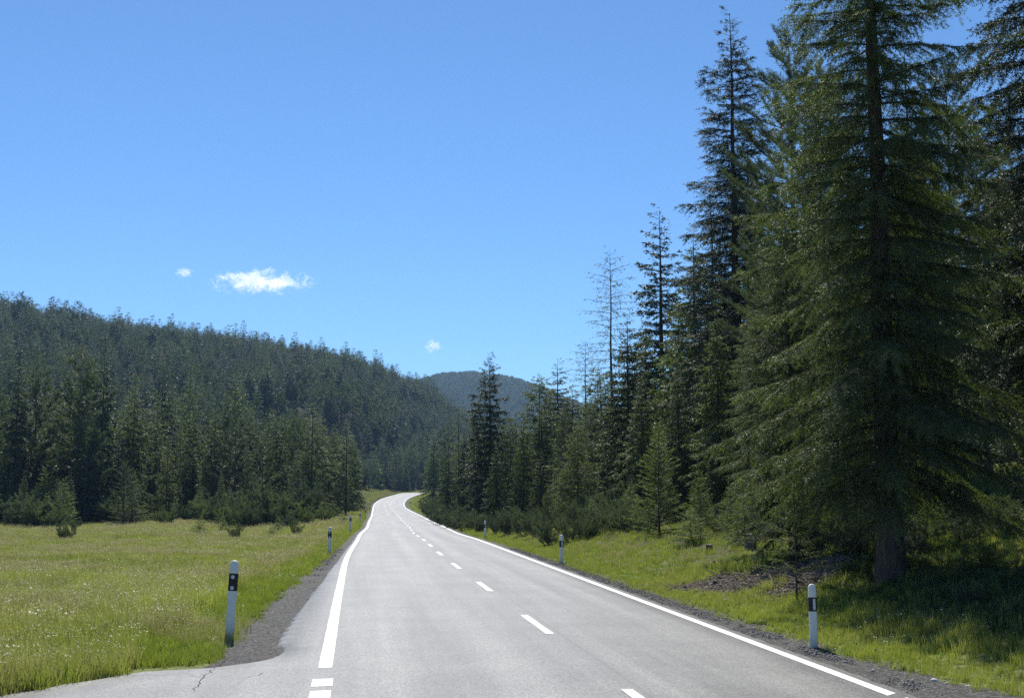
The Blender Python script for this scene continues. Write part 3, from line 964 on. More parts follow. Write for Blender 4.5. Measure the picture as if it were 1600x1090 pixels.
random.seed(5)
SP, LA, PI_, BU = 'spruce_tree', 'larch_tree', 'pine_tree', 'pine_bush'
RIGHT = [
    ('hero', SP, 1388, None, 24.5, 'massive old spruce with thick dark trunk, largest tree on the right bank', 'spruce', 1.0, 19),
    ('near_b', SP, 1157, 12, 58, 'tall narrow dark spruce whose pointed top stands free left of the massive old spruce', 'spruce', 1.4, None),
    ('near_pine', PI_, 1252, 34, 47, 'tall shaggy round-topped pine between the free pointed spruce and the massive old spruce', 'pine', 1.0, None),
    ('near_pine', PI_, 1505, 92, 45, 'bushy round-topped pine just right of the massive old spruce', 'pine', 1.1, None),
    ('near_b', SP, 1655, None, 27, 'tall spruce cut by the right edge of the photo', 'spruce', 0.95, 23),
    ('near_a', SP, 1238, 290, 31, 'light green spruce spreading boughs leftwards below the massive old spruce', 'spruce', 1.2, None),
    ('near_a', SP, 1466, 210, 37, 'spruce with slim bare lower trunk behind the massive old spruce', 'spruce', 1.0, None),
    ('near_b', SP, 1585, 160, 88, 'dark spruce on the slope above the sunny clearing', 'spruce', 1.3, None),
    ('mid_b', SP, 1037, 324, 78, 'slender pointed spruce right of the thin bare larch', 'spruce', 1.65, None),
    ('thin_larch', LA, 957, 386, 88, 'thin sparse larch with see-through top against the sky', 'larch', 1.4, None),
    ('mid_a', SP, 983, 488, 70, 'dense dark spruce beneath the thin see-through larch', 'spruce', 1.3, None),
    ('thin_larch', LA, 916, 528, 100, 'smaller sparse larch just left of the thin see-through larch', 'larch', 1.6, None),
    ('mid_b', SP, 872, 560, 118, 'dark pointed spruce between the pale round larch and the small sparse larch', 'spruce', 1.8, None),
    ('full_larch', LA, 843, 584, 106, 'pale green rounded larch rising above the roadside trees', 'larch', 1.35, None),
    ('dist_top', SP, 765, 550, 106, 'lone dark spruce with tiered top in front of the hazy far hill', 'spruce', 1.25, None),
    ('mid_a', SP, 1090, 350, 63, 'full spruce filling the gap left of the tall narrow dark spruce', 'spruce', 1.15, None),
    ('young_larch', LA, 903, 655, 67, 'young pale larch with feathery branches above the mountain pine bushes', 'larch', 1.05, None),
    ('young_a', SP, 1030, 655, 47, 'bright young spruce standing in front of the dark tree wall', 'spruce', 1.0, None),
    ('mid_c', SP, 1062, 560, 56, 'short spruce behind the bright young spruce', 'spruce', 0.9, None),
    ('mid_c', SP, 818, 632, 95, 'mid green spruce left of the pale rounded larch', 'spruce', 0.9, None),
    ('mid_c', SP, 745, 640, 118, 'light green spruce hiding the left flank of the lone tiered spruce', 'spruce', 1.0, None),
    ('mid_larch', LA, 716, 622, 148, 'larch with visible trunk left of the lone tiered spruce', 'larch', 1.3, None),
    ('mid_c', SP, 700, 690, 128, 'low spruce nearest the bend on the right verge', 'spruce', 1.0, None),
    ('mid_a', SP, 940, 590, 84, 'broad dark spruce behind the young pale larch', 'spruce', 1.3, None),
    ('mid_pine', PI_, 884, 640, 92, 'pine half hidden behind the young pale larch', 'pine', 1.0, None),
    ('mid_b', SP, 1003, 560, 64, 'narrow spruce between the dense dark spruce and the slender pointed one', 'spruce', 1.0, None),
    ('mid_pine', PI_, 855, 765, 66, 'knee-high grey-green pine sapling standing alone among the roadside bushes', 'pine', 1.1, None),
    ('mid_a', SP, 1125, 470, 50, 'spruce with hanging boughs beside the tall narrow dark spruce', 'spruce', 1.05, None),
    ('baby', SP, 1079, 795, 40, 'small bright sapling spruce at the foot of the tree wall', 'spruce', 1.3, None),
    ('baby_b', SP, 1163, 776, 37, 'spruce sapling growing beside the low cut stump', 'spruce', 1.3, None),
    ('young_a', SP, 1185, 700, 40, 'young spruce behind the cut stump', 'spruce', 1.0, None),
    ('sparse_young', SP, 1241, 720, 25.5, 'spindly young spruce in front of the dark hollow under the root bank', 'spruce', 1.0, None),
    ('sparse_young', SP, 1207, 700, 34, 'thin half-bare young spruce left of the dark hollow', 'spruce', 1.0, None),
    ('full_larch', LA, 798, 650, 100, 'soft green larch left of the pale rounded larch', 'larch', 1.2, None),
    ('mid_a', SP, 725, 665, 135, 'dense spruce left of the light green one by the lone tiered spruce', 'spruce', 1.4, None),
    ('mid_a', SP, 895, 600, 96, 'broad spruce rising behind the young pale larch', 'spruce', 1.5, None),
    ('full_larch', LA, 935, 575, 92, 'soft pale larch below the smaller sparse larch', 'larch', 1.2, None),
    ('mid_a', SP, 1012, 500, 74, 'wide spruce filling the foot of the slender pointed spruce', 'spruce', 1.4, None),
    ('mid_b', SP, 1120, 300, 66, 'tall dark spruce touching the left boughs of the free pointed spruce', 'spruce', 1.5, None),
    ('mid_c', SP, 775, 690, 92, 'short leafy spruce at the right foot of the lone tiered spruce', 'spruce', 1.2, None),
    ('mid_c', SP, 845, 700, 84, 'short green spruce below the pale rounded larch', 'spruce', 1.2, None),
    ('young_a', SP, 1094, 735, 42, 'bright young spruce right of the small sapling at the foot of the tree wall', 'spruce', 1.1, None),
    ('young_a', SP, 1142, 752, 39, 'short bright young spruce beside the sapling by the cut stump', 'spruce', 1.1, None),
    ('young_a', SP, 985, 752, 53, 'light green young spruce rising out of the right-hand bush belt', 'spruce', 1.2, None),
    ('young_a', SP, 925, 775, 57, 'smaller light green young spruce among the bushes below the young pale larch', 'spruce', 1.2, None),
    ('near_b', SP, 1180, 215, 66, 'dark spruce standing close behind the free pointed spruce', 'spruce', 1.6, None),
    ('near_pine', PI_, 1296, 95, 43, 'round-topped pine between the tall shaggy pine and the massive old spruce', 'pine', 1.0, None),
    ('near_a', SP, 1440, 60, 41, 'spruce whose crown merges with the right side of the massive old spruce', 'spruce', 1.0, None),
    ('near_pine', PI_, 1548, 215, 52, 'lower bushy pine right of the bushy round-topped one', 'pine', 1.2, None),
    ('near_a', SP, 1200, 380, 44, 'spruce behind the light green boughs left of the massive old spruce', 'spruce', 1.2, None),
    ('mid_a', SP, 1065, 470, 66, 'bushy spruce at the right foot of the slender pointed spruce', 'spruce', 1.4, None),
    ('near_pine', PI_, 1320, 330, 33, 'pine standing close behind the left boughs of the massive old spruce', 'pine', 0.9, None),
    ('baby_b', SP, 1345, 790, 30.5, 'spruce sapling in the shade at the left foot of the massive old trunk', 'spruce', 1.5, None),
    ('baby', SP, 1290, 800, 34, 'little spruce sapling between the hollow and the massive old trunk', 'spruce', 1.4, None),
]
RIGHT += [('near_a', SP, 1890, None, 24, 'spruce just beyond the right edge whose shade falls on the bank', 'spruce', 1.2, 21),
          ('near_b', SP, 2250, None, 19, 'spruce beyond the right edge, nearest to the road', 'spruce', 1.5, 20),
          ('near_b', SP, 1760, None, 29.5, 'spruce whose boughs enter at the right edge behind the shaded bank', 'spruce', 1.1, 20),
          ('bush_b', BU, 1330, 815, 29, 'dark bush in the hollow under the massive old spruce', 'bush', 1.1, None),
          ('bush_a', BU, 1265, 830, 30, 'dark bush filling the hollow behind the bare earth', 'bush', 1.1, None)]
for tn, nm, px, pt, d, lab, cat, wd, H in RIGHT:
    by_px(tn, nm, px, pt, d, lab, cat, None, wd, None, H)

LEFT = [
    ('wood_b', SP, 155, 520, 141, 'tall dark spruce rising highest in the left wood above a black gap', 'spruce', 1.2),
    ('wood_b', SP, 20, 530, 136, 'thin-crowned tall spruce with visible stem near the left edge', 'spruce', 0.9),
    ('wood_c', PI_, 50, 560, 139, 'grey-green pine beside the thin-crowned tall spruce at the left edge', 'pine', 1.1),
    ('wood_b', SP, 248, 553, 170, 'pointed almost black spruce standing out against the hillside', 'spruce', 1.1),
    ('wood_a', SP, 333, 638, 148, 'broad black-looking spruce at the back of the meadow with dark stem showing', 'spruce', 1.2),
    ('wood_d', LA, 363, 575, 185, 'pale larch crown above the middle of the left wood', 'larch', 1.2),
    ('wood_d', LA, 292, 572, 190, 'rounded pale larch right of the pointed black spruce', 'larch', 1.3),
    ('wood_d', LA, 486, 622, 155, 'light green larch with straight dark trunk by the grassy corner', 'larch', 1.5),
    ('wood_e', PI_, 118, 545, 139, 'dense grey-green pine left of the tallest dark spruce', 'pine', 1.3),
    ('wood_a', SP, 205, 590, 142, 'full mid green spruce right of the tallest dark spruce', 'spruce', 1.0),
    ('wood_d', LA, 540, 655, 170, 'larch leaning over the grassy bank before the bend', 'larch', 1.7),
    ('wood_a', SP, 553, 680, 212, 'dark spruce at the start of the grassy left bank', 'spruce', 1.0),
    ('wood_a', SP, 430, 640, 150, 'spruce rising behind the long low thicket of mountain pine', 'spruce', 1.1),
]
for tn, nm, px, pt, d, lab, cat, wd in LEFT:
    by_px(tn, nm, px, pt, d, lab, cat, None, wd)

# fill of the two woods
placed = [(o.location.x, o.location.y) for o in ROOT.objects if o.type == 'EMPTY']
RSK = (np.array([640, 700, 745, 765, 800, 850, 900, 950, 1000, 1060, 1110, 1150, 1200, 1260, 1330, 1450, 1800]),
       np.array([690, 655, 640, 660, 640, 620, 615, 580, 560, 520, 440, 430, 330, 260, 150, 120, 60]))
LSK = (np.array([-400, 0, 60, 130, 200, 280, 350, 420, 500, 560, 620, 680, 760]),
       np.array([520, 560, 575, 570, 600, 605, 620, 625, 650, 670, 690, 690, 690]))


def project(x, y, z):
    zz = z - CAM[2]
    dep = y * CT + zz * ST
    return PX + F * x / dep, PY - F * (-y * ST + zz * CT) / dep


def far_enough(x, y, dmin):
    for a, b in placed:
        if (a - x)**2 + (b - y)**2 < dmin * dmin: return False
    return True


rr = random.Random(3)
counts = {'l': 0, 'r': 0}
tries = 0
while counts['r'] < 150 and tries < 6000:
    tries += 1
    d = 52 + 330 * rr.random()**1.5
    px = rr.uniform(655, 1660)
    x = (px - PX) / F * d
    S_, U_, _ = road_coords([x], [d])
    if U_[0] < 8.0 + (2 if d < 80 else 0) or U_[0] > 80: continue
    if 1490 < px < 1640 and d < 85: continue
    if 1200 < px < 1330 and d < 60: continue
    if not far_enough(x, d, 2.6 if d < 120 else 3.6): continue
    g = float(ground_z([x], [d])[0])
    hmax = float(at(px, np.interp(px, *RSK), d)[2]) - g
    H = min(rr.uniform(11, 20), hmax * rr.uniform(0.85, 1.0))
    if H < 4: continue
    k = rr.random()
    tn, nm, cat = ('mid_a', SP, 'spruce') if k < .3 else ('mid_b', SP, 'spruce') if k < .55 else ('mid_c', SP, 'spruce') if k < .75 else \
        ('mid_larch', LA, 'larch') if k < .87 else ('mid_pine', PI_, 'pine')
    if d < 110: lab = '%s in the crowd of trunks behind the front trees of the right-hand wood' % cat
    elif d < 200: lab = '%s deeper in the right-hand wood towards the road bend' % cat
    else: lab = '%s far back where the right-hand wood meets the road bend' % cat
    place(tn, nm, x, d, H, lab, cat, '%s trees of the right-hand wood %s' % (cat, 'near' if d < 110 else 'middle' if d < 200 else 'far'), rr.uniform(1.1, 1.5), rr.uniform(0, 6.28), g)
    placed.append((x, d)); counts['r'] += 1

tries = 0
while counts['l'] < 330 and tries < 12000:
    tries += 1
    px = rr.uniform(-90, 700)
    e = float(np.interp(px, EDGE_X, EDGE_D))
    first = rr.random() < 0.35
    d = e + (rr.uniform(0, 10) if first else rr.uniform(6, 75))
    x = (px - PX) / F * d
    S_, U_, _ = road_coords([x], [d])
    if abs(U_[0]) < 9: continue
    if U_[0] > 0 and d < 474: continue
    if not far_enough(x, d, 3.2): continue
    g = float(ground_z([x], [d])[0])
    hmax = float(at(px, np.interp(px, *LSK), d)[2]) - g
    H = min(rr.uniform(11, 20), hmax * rr.uniform(0.78, 1.0))
    if first: H *= rr.uniform(0.35, 0.95)
    if H < 3: continue
    k = rr.random()
    tn, nm, cat = ('wood_a', SP, 'spruce') if k < .32 else ('wood_b', SP, 'spruce') if k < .52 else ('wood_c', PI_, 'pine') if k < .74 else \
        ('wood_e', PI_, 'pine') if k < .86 else ('wood_d', LA, 'larch')
    if px > 520: zone = 'behind the grassy bank beside the far bend'
    elif d - e < 18: zone = 'in the front row along the back of the left meadow'
    else: zone = 'inside the wood beyond the left meadow'
    place(tn, nm, x, d, H, '%s %s' % (cat, zone), cat, '%s trees %s' % (cat, zone), rr.uniform(0.95, 1.35), rr.uniform(0, 6.28), g)
    placed.append((x, d)); counts['l'] += 1
print('fill', counts)

# ------------------------------------------------------------------ bushes
BR = [(862, 57, 1.5), (893, 55, 1.3), (915, 54, 1.25), (938, 55, 1.3), (960, 53, 1.2), (984, 52, 1.45), (1006, 50, 1.3), (905, 60, 1.7), (950, 60, 1.8),
      (975, 58, 2.2), (842, 66, 1.6), (822, 70, 1.7), (800, 75, 1.9), (780, 80, 1.6), (748, 88, 1.5), (728, 96, 1.8), (708, 104, 1.9), (694, 116, 2.1),
      (683, 135, 2.3), (674, 160, 2.6), (668, 190, 3.0), (1120, 44, 1.2), (1300, 34, 1.0), (1420, 31, 0.9), (1500, 36, 1.4), (1550, 30, 1.1), (1590, 40, 1.6)]
RL = ['behind the second right-hand marker post', 'at the rim of the bush belt on the right verge', 'in the shade under the big spruces on the right bank', 'at the foot of the trees by the bend on the right']
for i, (px, d, H) in enumerate(BR):
    H *= 0.8
    z = 0 if 850 < px < 900 else 2 if px > 1100 else 3 if px < 790 else 1
    x = (px - PX) / F * d / CT
    place(['bush_a', 'bush_b'][i % 2], BU, x, d, H, 'mountain pine bush ' + RL[z], 'bush', 'mountain pine bushes ' + RL[z], rr.uniform(1.0, 1.4), rr.uniform(0, 6.28))
BL = [(345, 128, 2.6), (362, 120, 3.0), (380, 116, 3.0), (398, 118, 3.3), (415, 114, 3.2), (432, 118, 3.4), (448, 116, 2.8), (462, 120, 3.0), (478, 122, 2.4),
      (492, 126, 2.8), (505, 132, 2.2), (392, 106, 1.7), (425, 104, 1.6), (455, 107, 1.5), (372, 112, 2.2), (520, 140, 2.0), (410, 125, 3.9), (438, 128, 3.6), (470, 130, 3.4), (355, 133, 3.4), (385, 130, 4.0),
      (255, 127, 1.7), (265, 128, 2.2), (272, 127, 2.0), (40, 122, 2.3), (60, 119, 2.6), (15, 124, 2.2), (95, 118, 2.3), (128, 114, 1.4), (-20, 123, 2.6),
      (187, 132, 3.0), (200, 131, 2.4), (222, 133, 1.8), (300, 138, 2.4), (350, 112, 1.4)]
for i, (px, d, H) in enumerate(BL):
    if rr.random() < 0.3: continue
    H *= rr.uniform(0.6, 1.15); px += rr.uniform(-6, 6); d += rr.uniform(-4, 4)
    lab = ('mountain pine bush in the long thicket between left meadow and road bend' if px > 330 else
           'round pine bush in the sunlit notch at the back of the meadow' if 240 < px < 290 else
           'pine bush in the clump at the left end of the meadow' if px < 140 else 'pine bush at the dark foot of the left wood')
    x = (px - PX) / F * d / CT
    place(rr.choice(['bush_far', 'bush_far', 'bush_pale']), BU, x, d, H, lab, 'bush', lab + 's', rr.uniform(0.9, 1.3), rr.uniform(0, 6.28))
YL = 'small spruce at the edge of the wood behind the left meadow'
for i in range(34):
    px = rr.uniform(-40, 520)
    if 235 < px < 300 or 125 < px < 180: continue
    d = float(np.interp(px, EDGE_X, EDGE_D)) - rr.uniform(2, 16)
    H = rr.uniform(2.0, 6.5)
    place(rr.choice(['mid_c', 'young_a', 'mid_pine']), 'spruce_sapling', (px - PX) / F * d, d, H, YL, 'spruce', 'small spruces at the edge of the left wood', rr.uniform(1.0, 1.3), rr.uniform(0, 6.28))
UL = 'small shaded spruce in the undergrowth around the massive old trunk'
for i in range(26):
    px = rr.uniform(1290, 1690); d = rr.uniform(19.5, 34)
    x = (px - PX) / F * d
    if abs(px - 1388) < 26 and d < 25.5: continue
    H = rr.uniform(0.35, 0.8) if d < 24 or px > 1500 else rr.uniform(0.5, 1.5)
    if px < 1400 and d < 23: continue
    place(rr.choice(['baby', 'baby_b', 'sparse_young', 'bush_a']), 'spruce_sapling', x, d, H, UL, 'spruce', 'small spruces in the shade of the right bank', rr.uniform(1.0, 1.6), rr.uniform(0, 6.28))
# saplings in the meadow
SAP = [(84, 116, 3.4, 'young_a', 'young spruce with clear cone shape in the clump left of the meadow'),
       (116, 76, 1.25, 'bush_a', 'lone dark sapling standing in the open meadow, farthest left'),
       (321, 84, 1.35, 'baby', 'slim green sapling in the meadow before the pine thicket'),
       (375, 76, 0.95, 'bush_b', 'small dark bush in the meadow right of the slim green sapling'),
       (440, 92, 1.3, 'baby_b', 'thin sapling in the meadow in front of the pine thicket'),
       (468, 84, 0.9, 'bush_b', 'low dark bush in the meadow nearest the row of posts'),
       (432, 80, 0.9, 'baby', 'small cone-shaped sapling in the meadow near the posts'),
       (356, 95, 1.2, 'baby_b', 'pale sapling at the left end of the pine thicket'),
       (540, 118, 1.3, 'baby', 'sapling beside the third left marker post')]
for px, d, H, tn, lab in SAP:
    x = (px - PX) / F * d / CT
    place(tn, 'spruce_sapling' if tn[:4] != 'bush' else BU, x, d, H, lab, 'sapling' if tn[:4] != 'bush' else 'bush', None, 0.8 if tn[:4] == 'bush' else 1.2, None)


# ------------------------------------------------------------------ scatter by geometry nodes (stuff only)
_src = {}


def scatter(name, pts, scale, rot, idx, sources, label):
    col = bpy.data.collections.new(name + '_sources')
    for i, me in enumerate(sources):
        col.objects.link(bpy.data.objects.new('%s_source_%02d' % (name, i), me))
    me = bpy.data.meshes.new(name)
    n = len(pts)
    me.vertices.add(n); me.vertices.foreach_set('co', np.asarray(pts, np.float32).ravel())
    a = me.attributes.new('sc', 'FLOAT_VECTOR', 'POINT'); a.data.foreach_set('vector', np.asarray(scale, np.float32).ravel())
    a = me.attributes.new('ro', 'FLOAT_VECTOR', 'POINT'); a.data.foreach_set('vector', np.asarray(rot, np.float32).ravel())
    a = me.attributes.new('ix', 'INT', 'POINT'); a.data.foreach_set('value', np.asarray(idx, np.int32))
    o = obj(name, me)
    tag(o, label, kind='stuff')
    ng = bpy.data.node_groups.new(name + '_nodes', 'GeometryNodeTree')
    ng.interface.new_socket('Geometry', in_out='INPUT', socket_type='NodeSocketGeometry')
    ng.interface.new_socket('Geometry', in_out='OUTPUT', socket_type='NodeSocketGeometry')
    gi = ng.nodes.new('NodeGroupInput'); go = ng.nodes.new('NodeGroupOutput')
    ip = ng.nodes.new('GeometryNodeInstanceOnPoints')
    ci = ng.nodes.new('GeometryNodeCollectionInfo')
    ci.inputs['Collection'].default_value = col
    ci.inputs['Separate Children'].default_value = True
    ci.inputs['Reset Children'].default_value = True
    def attr(nm, ty):
        q = ng.nodes.new('GeometryNodeInputNamedAttribute'); q.data_type = ty; q.inputs['Name'].default_value = nm
        return q.outputs[0]
    ng.links.new(gi.outputs[0], ip.inputs['Points'])
    ng.links.new(ci.outputs[0], ip.inputs['Instance'])
    ip.inputs['Pick Instance'].default_value = True
    ng.links.new(attr('ix', 'INT'), ip.inputs['Instance Index'])
    er = ng.nodes.new('FunctionNodeEulerToRotation')
    ng.links.new(attr('ro', 'FLOAT_VECTOR'), er.inputs[0])
    ng.links.new(er.outputs[0], ip.inputs['Rotation'])
    ng.links.new(attr('sc', 'FLOAT_VECTOR'), ip.inputs['Scale'])
    ng.links.new(ip.outputs[0], go.inputs[0])
    md = o.modifiers.new('scatter', 'NODES'); md.node_group = ng
    return o


# ------------------------------------------------------------------ hillside forest
def far_tree(name, seed, H, R, kind, mat, needle, step, base=0.1):
    cr, tr, _ = conifer(name, seed, H, R, base, 0.42, kind, needle, step, 0.2, wood=False, mat=mat, whorl=0.42, power=0.80 if kind == 'spruce' and mat != 'pine' else 0.65)
    # join crown and stem into one mesh
    nc, nt = len(cr.vertices), len(tr.vertices)
    a = np.empty(nc * 3, np.float32); cr.vertices.foreach_get('co', a)
    b = np.empty(nt * 3, np.float32); tr.vertices.foreach_get('co', b)
    q = np.empty(len(tr.loops), np.int32); tr.loops.foreach_get('vertex_index', q)
    q = q.reshape(-1, 4)
    tri = np.concatenate([q[:, [0, 1, 2]], q[:, [0, 2, 3]]])
    V = np.concatenate([a.reshape(-1, 3), b.reshape(-1, 3)])
    Fs = np.concatenate([np.arange(nc).reshape(-1, 3), tri + nc])
    mi = np.concatenate([np.zeros(nc // 3, int), np.ones(len(tri), int)])
    me = new_mesh(name, V, Fs, mats=[M[mat], M['bark']], midx=mi)
    bpy.data.meshes.remove(cr); bpy.data.meshes.remove(tr)
    return me


slope = [far_tree('slope_a', 61, 15, 3.0, 'spruce', 'spruce', 6.2, 3.9), far_tree('slope_b', 62, 16, 2.6, 'spruce', 'spruce_dark', 6.2, 3.9),
         far_tree('slope_c', 63, 13, 2.7, 'pine', 'pine', 5.8, 4.4, 0.2), far_tree('slope_d', 64, 12, 2.5, 'pine', 'pine', 5.8, 4.4, 0.12),
         far_tree('slope_e', 65, 15, 2.5, 'larch', 'larch', 8.0, 3.0, 0.15), far_tree('slope_f', 66, 14, 3.0, 'spruce', 'pine', 6.2, 3.9, 0.05)]
for m_ in slope: print('slope tris', len(m_.polygons))


def hill_points():
    n = 60000
    px = rng.uniform(-130, 900, n); r = np.sqrt(rng.uniform(185.0**2, 1010.0**2, n))
    a = (px - PX) / F
    y = r / np.sqrt(1 + a * a); x = y * a
    keep = rng.random(n) < 0.62
    cell = {}
    out = []
    S, U, Z = road_coords(x[:30000], y[:30000])
    e = np.interp(px, EDGE_X, EDGE_D)
    for i in range(30000):
        if abs(U[i]) < 14 and y[i] < 480: continue
        if px[i] < 690 and r[i] < e[i] + 55: continue
        if px[i] > 690 and r[i] < 380: continue
        dm = 5.0 + 2.0 * (r[i] > 450)
        if r[i] > 850: dm = 6.5
        k = (int(x[i] // dm), int(y[i] // dm))
        if k in cell: continue
        cell[k] = 1
        out.append(i)
    return x[out], y[out], r[out]


hx, hy, hr = hill_points()
print('hill trees', len(hx))
hz = ground_z(hx, hy)
n = len(hx)
sc = rng.uniform(0.62, 1.08, n) + 0.12 * (hr > 820)
sc = np.where(rng.random(n) < 0.12, sc * rng.uniform(1.15, 1.55, n), sc)
big = rng.uniform(0.95, 1.35, n)
scatter('forest', np.stack([hx, hy, hz - 0.3], 1), np.stack([sc * big, sc * big, sc], 1), np.stack([rng.normal(0, .03, n), rng.normal(0, .03, n), rng.uniform(0, 6.28, n)], 1),
        rng.choice(6, n, p=[.24, .2, .2, .16, .08, .12]), slope, 'dense conifer forest covering the hillside on the left')
# far hill
n = 16000
px = rng.uniform(600, 960, n); r = rng.uniform(1500, 2720, n)
a = (px - PX) / F
y = r / np.sqrt(1 + a * a); x = y * a
ridge = r > 2380
keep = ridge | (rng.random(n) < 0.8)
x, y = x[keep], y[keep]; n = len(x)
farm = [far_tree('far_a', 71, 15, 3.4, 'spruce', 'spruce', 13, 14), far_tree('far_b', 72, 14, 3.4, 'pine', 'pine', 12, 12, 0.2)]
sc = rng.uniform(0.7, 1.15, n)
scatter('far_forest', np.stack([x, y, ground_z(x, y) - 0.4], 1), np.stack([sc * 1.15, sc * 1.15, sc], 1), np.stack([np.zeros(n), np.zeros(n), rng.uniform(0, 6.28, n)], 1),
        rng.choice(2, n), farm, 'hazy conifer forest on the distant rounded hill')


# ------------------------------------------------------------------ grass
def blades(rg, nb, spread, hmin, hmax, w, lean=0.35, mats=('grass',), flower=None):
    V, Fc, mi = [], [], []
    for i in range(nb):
        a, r = rg.uniform(0, 6.28), spread * math.sqrt(rg.random())
        x, y = r * math.cos(a), r * math.sin(a)
        h = rg.uniform(hmin, hmax); d = rg.uniform(0, 6.28); l = lean * h * rg.uniform(0.2, 1.3)
        b = rg.uniform(0, 6.28); wx, wy = math.cos(b) * w / 2, math.sin(b) * w / 2
        dx, dy = math.cos(d) * l, math.sin(d) * l
        o = len(V)
        V += [(x - wx, y - wy, -0.03), (x + wx, y + wy, -0.03), (x + dx * .35 - wx * .8, y + dy * .35 - wy * .8, h * .55), (x + dx * .35 + wx * .8, y + dy * .35 + wy * .8, h * .55),
              (x + dx, y + dy, h)]
        Fc += [(o, o + 1, o + 3), (o, o + 3, o + 2), (o + 2, o + 3, o + 4)]
        mi += [0, 0, 0]
        if flower and rg.random() < flower[0]:
            s = flower[1] * rg.uniform(0.6, 1.3)
            o = len(V)
            c = np.array([x + dx, y + dy, h])
            for k in range(3):
                q = rg.normal(size=3) * s * 0.55
                p1 = c + q + np.array([s, 0, rg.uniform(-.3, .3) * s]); p2 = c + q + np.array([-s * .5, s * .8, 0]); p3 = c + q + np.array([-s * .5, -s * .8, rg.uniform(-.3, .3) * s])
                o = len(V); V += [tuple(p1), tuple(p2), tuple(p3)]; Fc.append((o, o + 1, o + 2)); mi.append(1)
    me = new_mesh('tuft', np.array(V), np.array(Fc), mats=[M[m] for m in mats], midx=mi)
    return me


rg = np.random.default_rng(99)
TUFT = [blades(rg, 22, 0.13, 0.14, 0.36, 0.011), blades(rg, 22, 0.14, 0.10, 0.30, 0.012), blades(rg, 18, 0.12, 0.16, 0.42, 0.010),
        blades(rg, 14, 0.13, 0.22, 0.50, 0.006, 0.25, ('dry', 'dry'), (0.8, 0.011)),
        blades(rg, 12, 0.13, 0.20, 0.44, 0.007, 0.25, ('grass', 'petal'), (0.55, 0.0085)),
        blades(rg, 26, 0.12, 0.10, 0.28, 0.012, 0.3, ('lush',)), blades(rg, 22, 0.12, 0.14, 0.34, 0.012, 0.3, ('lush',)),
        blades(rg, 18, 0.13, 0.05, 0.16, 0.030, 0.9, ('herb',)),
        blades(rg, 9, 0.13, 0.26, 0.48, 0.006, 0.2, ('grass', 'petal_white'), (0.6, 0.014)),
        blades(rg, 30, 0.15, 0.06, 0.24, 0.030, 0.8, ('shade_cover',))]  # last tuft carries the painted shade tone
# wide versions for the distance
TFAR = [blades(rg, 26, 0.45, 0.16, 0.40, 0.034, 0.3), blades(rg, 26, 0.45, 0.12, 0.34, 0.034, 0.3),
        blades(rg, 20, 0.45, 0.22, 0.50, 0.020, 0.2, ('dry', 'dry'), (0.6, 0.020)), blades(rg, 20, 0.45, 0.2, 0.42, 0.022, 0.2, ('grass', 'petal'), (0.5, 0.018)),
        blades(rg, 26, 0.45, 0.12, 0.34, 0.036, 0.3, ('lush',)), blades(rg, 18, 0.4, 0.10, 0.28, 0.055, 0.7, ('herb',))]


def wedge(n, d0, d1, pl, pr):
    d = np.sqrt(rng.uniform(d0 * d0, d1 * d1, n)); px = rng.uniform(pl, pr, n)
    return (px - PX) / F * d, d


def grass_points(n, d0, d1, pl, pr, umin_l, umin_r):
    x, y = wedge(n, d0, d1, pl, pr)
    S, U, Z = road_coords(x, y)
    edge_l = np.where(S < 46, -asphalt_left_u(S) + np.interp(S, [16, 17.5, 19, 24, 30, 45, 80, 300], [0.85, 0.8, 0.8, 0.8, 0.85, 0.7, 0.6, 0.5]), 3.46 + 0.55)
    edge_r = 3.5 + np.interp(S, [-20, 14, 18, 40, 100, 300], [1.45, 1.2, 0.8, 0.6, 0.6, 0.5])
    jit = rng.normal(0, 0.12, n)
    ok = np.where(U < 0, -U > edge_l + jit, U > edge_r + jit)
    ok &= ~((y < 18.8) & (x > apron_x(y) - 0.10 + 0.05 * rng.normal(size=n)) & (U < 0))
    # small bare gravel lip beside the apron
    ok &= ~((y < 19.0) & (y > 16.6) & (x > -5.05 - 0.35 * rng.random(n)) & (y < 17.25 + 0.5 * (x + 5.0)) & (U < 0))
    dm = dirt_amount(x, y)
    ok &= ~(dm + 0.25 * wav(x, y, 0.9, 5) + rng.uniform(-.15, .15, n) > 0.32)
    wd = wood_shade_amount(x, y)
    ok &= rng.random(n) > 0.72 * wd * (np.hypot(x, y) > 25)
    return x[ok], y[ok], U[ok], wd[ok], edge_l[ok], edge_r[ok]


